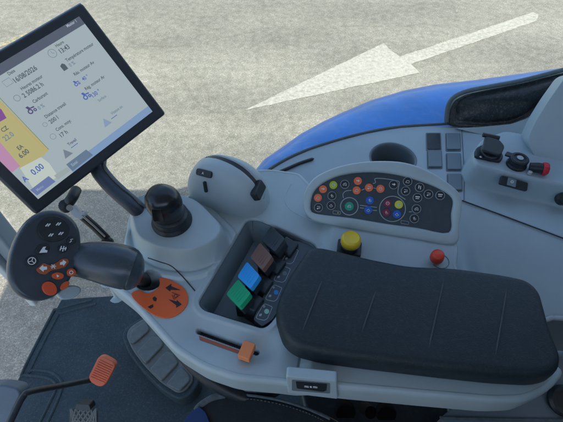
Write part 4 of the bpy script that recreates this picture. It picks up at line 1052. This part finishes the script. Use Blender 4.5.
for c, m in (((66.5, 153), lit('lit_tri', (.14, .17, .21), SCR)), ((106, 122), lit('lit_tri2', (.19, .25, .36), SCR))):
    q = pt.pix(*c); MB().sheet(pt, [(q[0]-.0075, q[1]-.006), (q[0]+.0075, q[1]-.006), (q[0], q[1]+.0075)]).build('warning_triangle', m, scr, smooth=False)
# bracket arm behind the terminal
bk = pmn.w(-.135, -.17, -.050)
q = smooth_path([onpix(140, 214)+Vector((-.004, .012, -.015)), CAM+ray(133, 206)*.735, CAM+ray(119, 194)*.745, CAM+ray(106, 181)*.75, CAM+ray(98, 168)*.755, CAM+ray(100, 150)*.76], 6)
MB().tube(q, .0150, 20, sy=.8).build('support_arm', GUNF, mt)
q2 = [a+Vector((.012, .004, .009)) for a in q]
MB().tube(q2[:26], .0022, 8).build('arm_edge', PLD, mt)

# ball joint bracket with pale clamp
bb = empty('bracket_arm', CAM+ray(85, 215)*.66, 'thin black jointed bracket arm with a pale grey clamp below the monitor', 'bracket')
rod = [CAM+ray(58, 203)*.64, CAM+ray(70, 207)*.645, CAM+ray(80, 214)*.65, CAM+ray(95, 227)*.665, CAM+ray(107, 239)*.68]
MB().tube([rod[2], rod[3], rod[4]], .0065, 14).build('rod', BLK, bb)
q = [CAM+ray(82, 215.5)*.640, CAM+ray(94, 226)*.655, CAM+ray(105, 236.5)*.669]; MB().tube(q, .0014, 8).build('rod_edge', METAL, bb)
MB().lathe(rod[4]+Vector((0, 0, -.01)), (.1, -.5, .8), [(0, 0), (.008, 0), (.009, .004), (.009, .012), (.007, .015), (0, .016)], 20).build('rod_end', BLK, bb)
pc = Plane(CAM+ray(77, 211)*.645, (1, -.3, -.3), (0, .7, .7))
MB().prism(pc, roundpoly(pp(pc, [(69, 209), (74, 205), (79, 208.5), (80, 212), (86, 211), (86.5, 215), (82, 219.5), (75, 217)]), .002), -.003, .004).build('clamp_plate', GREYM, bb, bevel=.001)
MB().lathe(CAM+ray(66, 206)*.645, (.2, -.5, .8), [(0, -.008), (.009, -.006), (.0105, 0), (.009, .006), (0, .008)], 20).build('ball_joint', BLK, bb)
MB().lathe(CAM+ray(70, 208)*.632, (.2, -.5, .8), [(0, 0), (.0045, 0), (.0045, .003), (0, .003)], 16).build('bolt', METAL, bb)
MB().tube(smooth_path([CAM+ray(66, 206)*.65, CAM+ray(72, 198)*.645, CAM+ray(76, 190)*.66], 5), .008, 14).build('joint_neck', BLK, bb)

# ================================================================== PEDALS, SEAT, LOWER PARTS
fz_ = -.66
ft = empty('foot_rest', W(152, 355, -.70), 'ridged dark rubber foot rest on the floor under the console', 'foot rest')
pfz = horiz(fz_)
base = [(122, 336), (124, 329), (136, 320), (150, 314), (165, 330), (196, 372), (200, 382), (190, 396), (178, 400), (160, 389), (142, 371), (128, 353)]
MB().prism(pfz, roundpoly(pp(pfz, base), .02), -.06, 0).build('rest_base', RUBBER, ft, bevel=.006)
ins_ = [(127, 337), (130, 329), (142, 321), (150, 318), (192, 374), (194, 382), (186, 392), (178, 394), (162, 384), (146, 368), (133, 351)]
MB().prism(pfz, roundpoly(pp(pfz, ins_), .02), 0.001, .010).build('rest_rim', RUBB2, ft, bevel=.004)
pr2 = horiz(fz_+.0105)
for rb in ([(129, 342), (132, 331), (146, 322), (150, 331), (134, 345)], [(137, 353), (152, 337), (160, 338), (164, 346), (146, 365)], [(150, 370), (166, 352), (173, 354), (179, 364), (162, 382)], [(166, 385), (181, 368), (188, 374), (191, 381), (180, 392)]):
    MB().prism(pr2, roundpoly(pp(pr2, rb), .008), 0, .008).build('tread_block', RUBB2, ft, bevel=.004)
# orange pad on its rod
op = empty('pedal_lever', CAM+ray(95, 375)*1.10, 'ribbed orange foot pad on a thin bent black rod', 'pedal')
pz2 = Plane(CAM+ray(100, 372)*1.08, (1, .1, .05), (-.1, .75, .66))
pad_ = [(88.5, 377), (98, 357.5), (103, 356.5), (113, 362), (115.5, 366), (106, 384), (102, 387), (97, 386.5), (90, 382)]
pad_o = MB().prism(pz2, roundpoly(pp(pz2, pad_), .006), -.020, 0).build('foot_pad', PINKP, op, bevel=.003)
p3 = pz2.lift(.0003)
rb = MB()
for i in range(9):
    t = i/8; a = Vector((91, 377)).lerp(Vector((99.5, 360)), t); b = Vector((105, 383)).lerp(Vector((113, 366.5)), t)
    A = p3.pix(*a); B = p3.pix(*b); rb.tube([p3.w(*A), p3.w(*B)], .0017, 8)
rb.build('rib', PINKP, pad_o)
q = [CAM+ray(6, 432)*.88, CAM+ray(15, 412)*.91, CAM+ray(23, 397)*.935, CAM+ray(31, 391.5)*.95, CAM+ray(60, 386)*1.03, CAM+ray(96, 379)*1.105]
MB().tube(smooth_path(q, 6), .0068, 14).build('rod', BLK, op)
# grid pedal
gpd = empty('grid_pedal', CAM+ray(80, 415)*1.12, 'small black pedal with a lattice tread at the lower edge', 'pedal')
pz3 = Plane(CAM+ray(80, 416)*1.10, (1, 0, 0), (0, .75, .66))
MB().prism(pz3, roundpoly(pp(pz3, [(68, 430), (69, 413), (73, 409), (90, 409), (95, 414), (95, 430)]), .008), -.02, -.006).build('pedal_plate', RUBBER, gpd, bevel=.003)
MB().prism(pz3, roundpoly(pp(pz3, [(76, 404), (89, 405), (91, 411), (75, 410)]), .004), -.03, .0).build('pedal_neck', BLK, gpd, bevel=.003)
mb = MB()
for i in range(-3, 7):
    a = 66+i*5
    for A, B in (((a, 430), (a+14, 410)), ((a+8, 430), (a-6, 410))):
        A = pz3.pix(min(max(A[0], 69), 95), A[1]); B = pz3.pix(min(max(B[0], 69), 95), B[1])
        mb.tube([pz3.w(*A, -.006), pz3.w(*B, -.006)], .0026, 6)
mb.build('lattice_tread', mat('worn_tread', (.12, .14, .14), .6, vary=.15), gpd)
# steering column corner
stc = empty('column_cover', CAM+ray(5, 410)*.95, 'pale blue grey plastic cover at the lower left corner', 'cover')
pc_ = Plane(CAM+ray(8, 402)*.98, (1, .1, .1), (0, .75, .6))
MB().prism(pc_, roundpoly(pp(pc_, [(-40, 386), (2, 385), (17, 388), (21, 394), (14, 408), (4, 430), (-40, 440)]), .01), -.04, 0).build('cover_shell', mat('dark_cover_plastic', (.075, .112, .145), .5, bump=.15, dust=.08), stc, bevel=.012, seg=4)
# seat cushion
se = empty('driver_seat', W(260, 420, -.30), 'black leather driver seat edge with stitched grey piping', 'seat')
sz = -.20
top = [(189, 430), (192, 413), (199, 403), (214, 394.5), (232, 391.5), (252, 392.5), (280, 397), (308, 405.5), (332, 416), (352, 428), (380, 460), (380, 620), (170, 620)]
psz = horiz(sz)
MB().prism(Plane((.36, -.16, -.20), (0, 1, 0), (.12, 0, 1)), roundpoly([(-.25, 0), (.24, 0), (.24, .62), (.14, .80), (-.14, .80), (-.25, .62)], .06), -.06, .06).build('backrest', LEATHER, se, bevel=.03, seg=4)  # unseen backrest, added to block light from behind
tp = [tuple(v) for v in smooth_path([Vector(psz.pix(*a)) for a in top[:10]], 5)]+pp(psz, top[10:])
MB().prism(psz, tp, -.12, 0).build('seat_cushion', LEATHER, se, bevel=.012, seg=4)
e_ = smooth_path([psz.w(*psz.pix(*a), .0005) for a in [(196, 411), (201, 405), (214, 397.5), (232, 394.8), (252, 395.8), (280, 400.5), (306, 408.5), (330, 419)]], 8)
MB().tube(e_, [.0055 if i < 22 else .0022 for i in range(len(e_))], 10, sy=.6).build('piping', PIPING, se)
e2_ = smooth_path([psz.w(*psz.pix(*a), .0008) for a in [(232, 398.5), (252, 399.5), (279, 404.3), (304, 412), (324, 421)]], 30)
mb = MB()
for i in range(0, len(e2_)-2, 4): mb.tube([e2_[i], e2_[i+2]], .0008, 6)
mb.build('stitching', PIPING, se)
pbl = horiz(sz+.004)
bl = roundpoly(pp(pbl, [(183, 424), (188, 416), (199, 407), (206, 413), (216, 440), (180, 440)]), .006)
MB().prism(pbl, bl, -.02, .004).build('blue_side_panel', DENIM, se, bevel=.003)
# seat base on the right
sb = empty('seat_pedestal', W(520, 415, -.25), 'dark grey plastic seat base with a round knob under the armrest end', 'seat base')
pbz = horiz(-.212)
MB().prism(pbz, roundpoly(pp(pbz, [(470, 398), (536, 345), (548, 296), (660, 296), (680, 470), (450, 470), (440, 416)]), .02), -.25, 0).build('base_shell', mat('seat_base_plastic', (.15, .19, .22), .5, bump=.15, vary=.08, dust=.06), sb, bevel=.012, seg=4)
kc = W(563, 401, -.208)
MB().lathe(kc, (-.1, -.3, 1), [(0, 0), (.026, 0), (.026, .008), (.022, .013), (.017, .0135), (.016, .010), (0, .010)], 40).build('round_knob', BLK, sb)
e3 = [pbz.w(*pbz.pix(*a), .001) for a in [(440, 418), (500, 419.5), (563, 420.5), (600, 421)]]
MB().tube(e3, .0028, 8).build('base_piping', PIPING, sb)
# seat suspension seen under the armrest
su = empty('seat_suspension', W(400, 415, -.4), 'dark seat suspension frame with round adjusters below the armrest', 'seat frame')
MB().prism(horiz(-.40), pp(horiz(-.40), [(300, 392), (470, 400), (470, 520), (330, 520)]), -.30, 0).build('frame_block', BLK, su, bevel=.01)
for a, b, r in ((345, 413, .022), (386, 415, .022)):
    c = W(a, b, -.40); MB().lathe(c, (0, -.6, .8), [(0, -.06), (r, -.06), (r, 0), (r*.85, .006), (0, .006)], 28).build('adjuster', mat('shade_black', (.003, .004, .005), .8, spec=.1), su)  # near black and dull: shade under the armrest put into the colour
c = W(370, 412, -.33); MB().lathe(c, (.2, -.5, .8), [(0, -.03), (.012, -.03), (.012, .004), (0, .006)], 20).build('bolt', mat('shade_black', (.003, .004, .005)), su)
for a in (451, 458, 465):
    c = W(a, 413, -.30); MB().tube([c, c+Vector((.01, .05, -.03))], .006, 12).build('spring_coil', GUN, su)
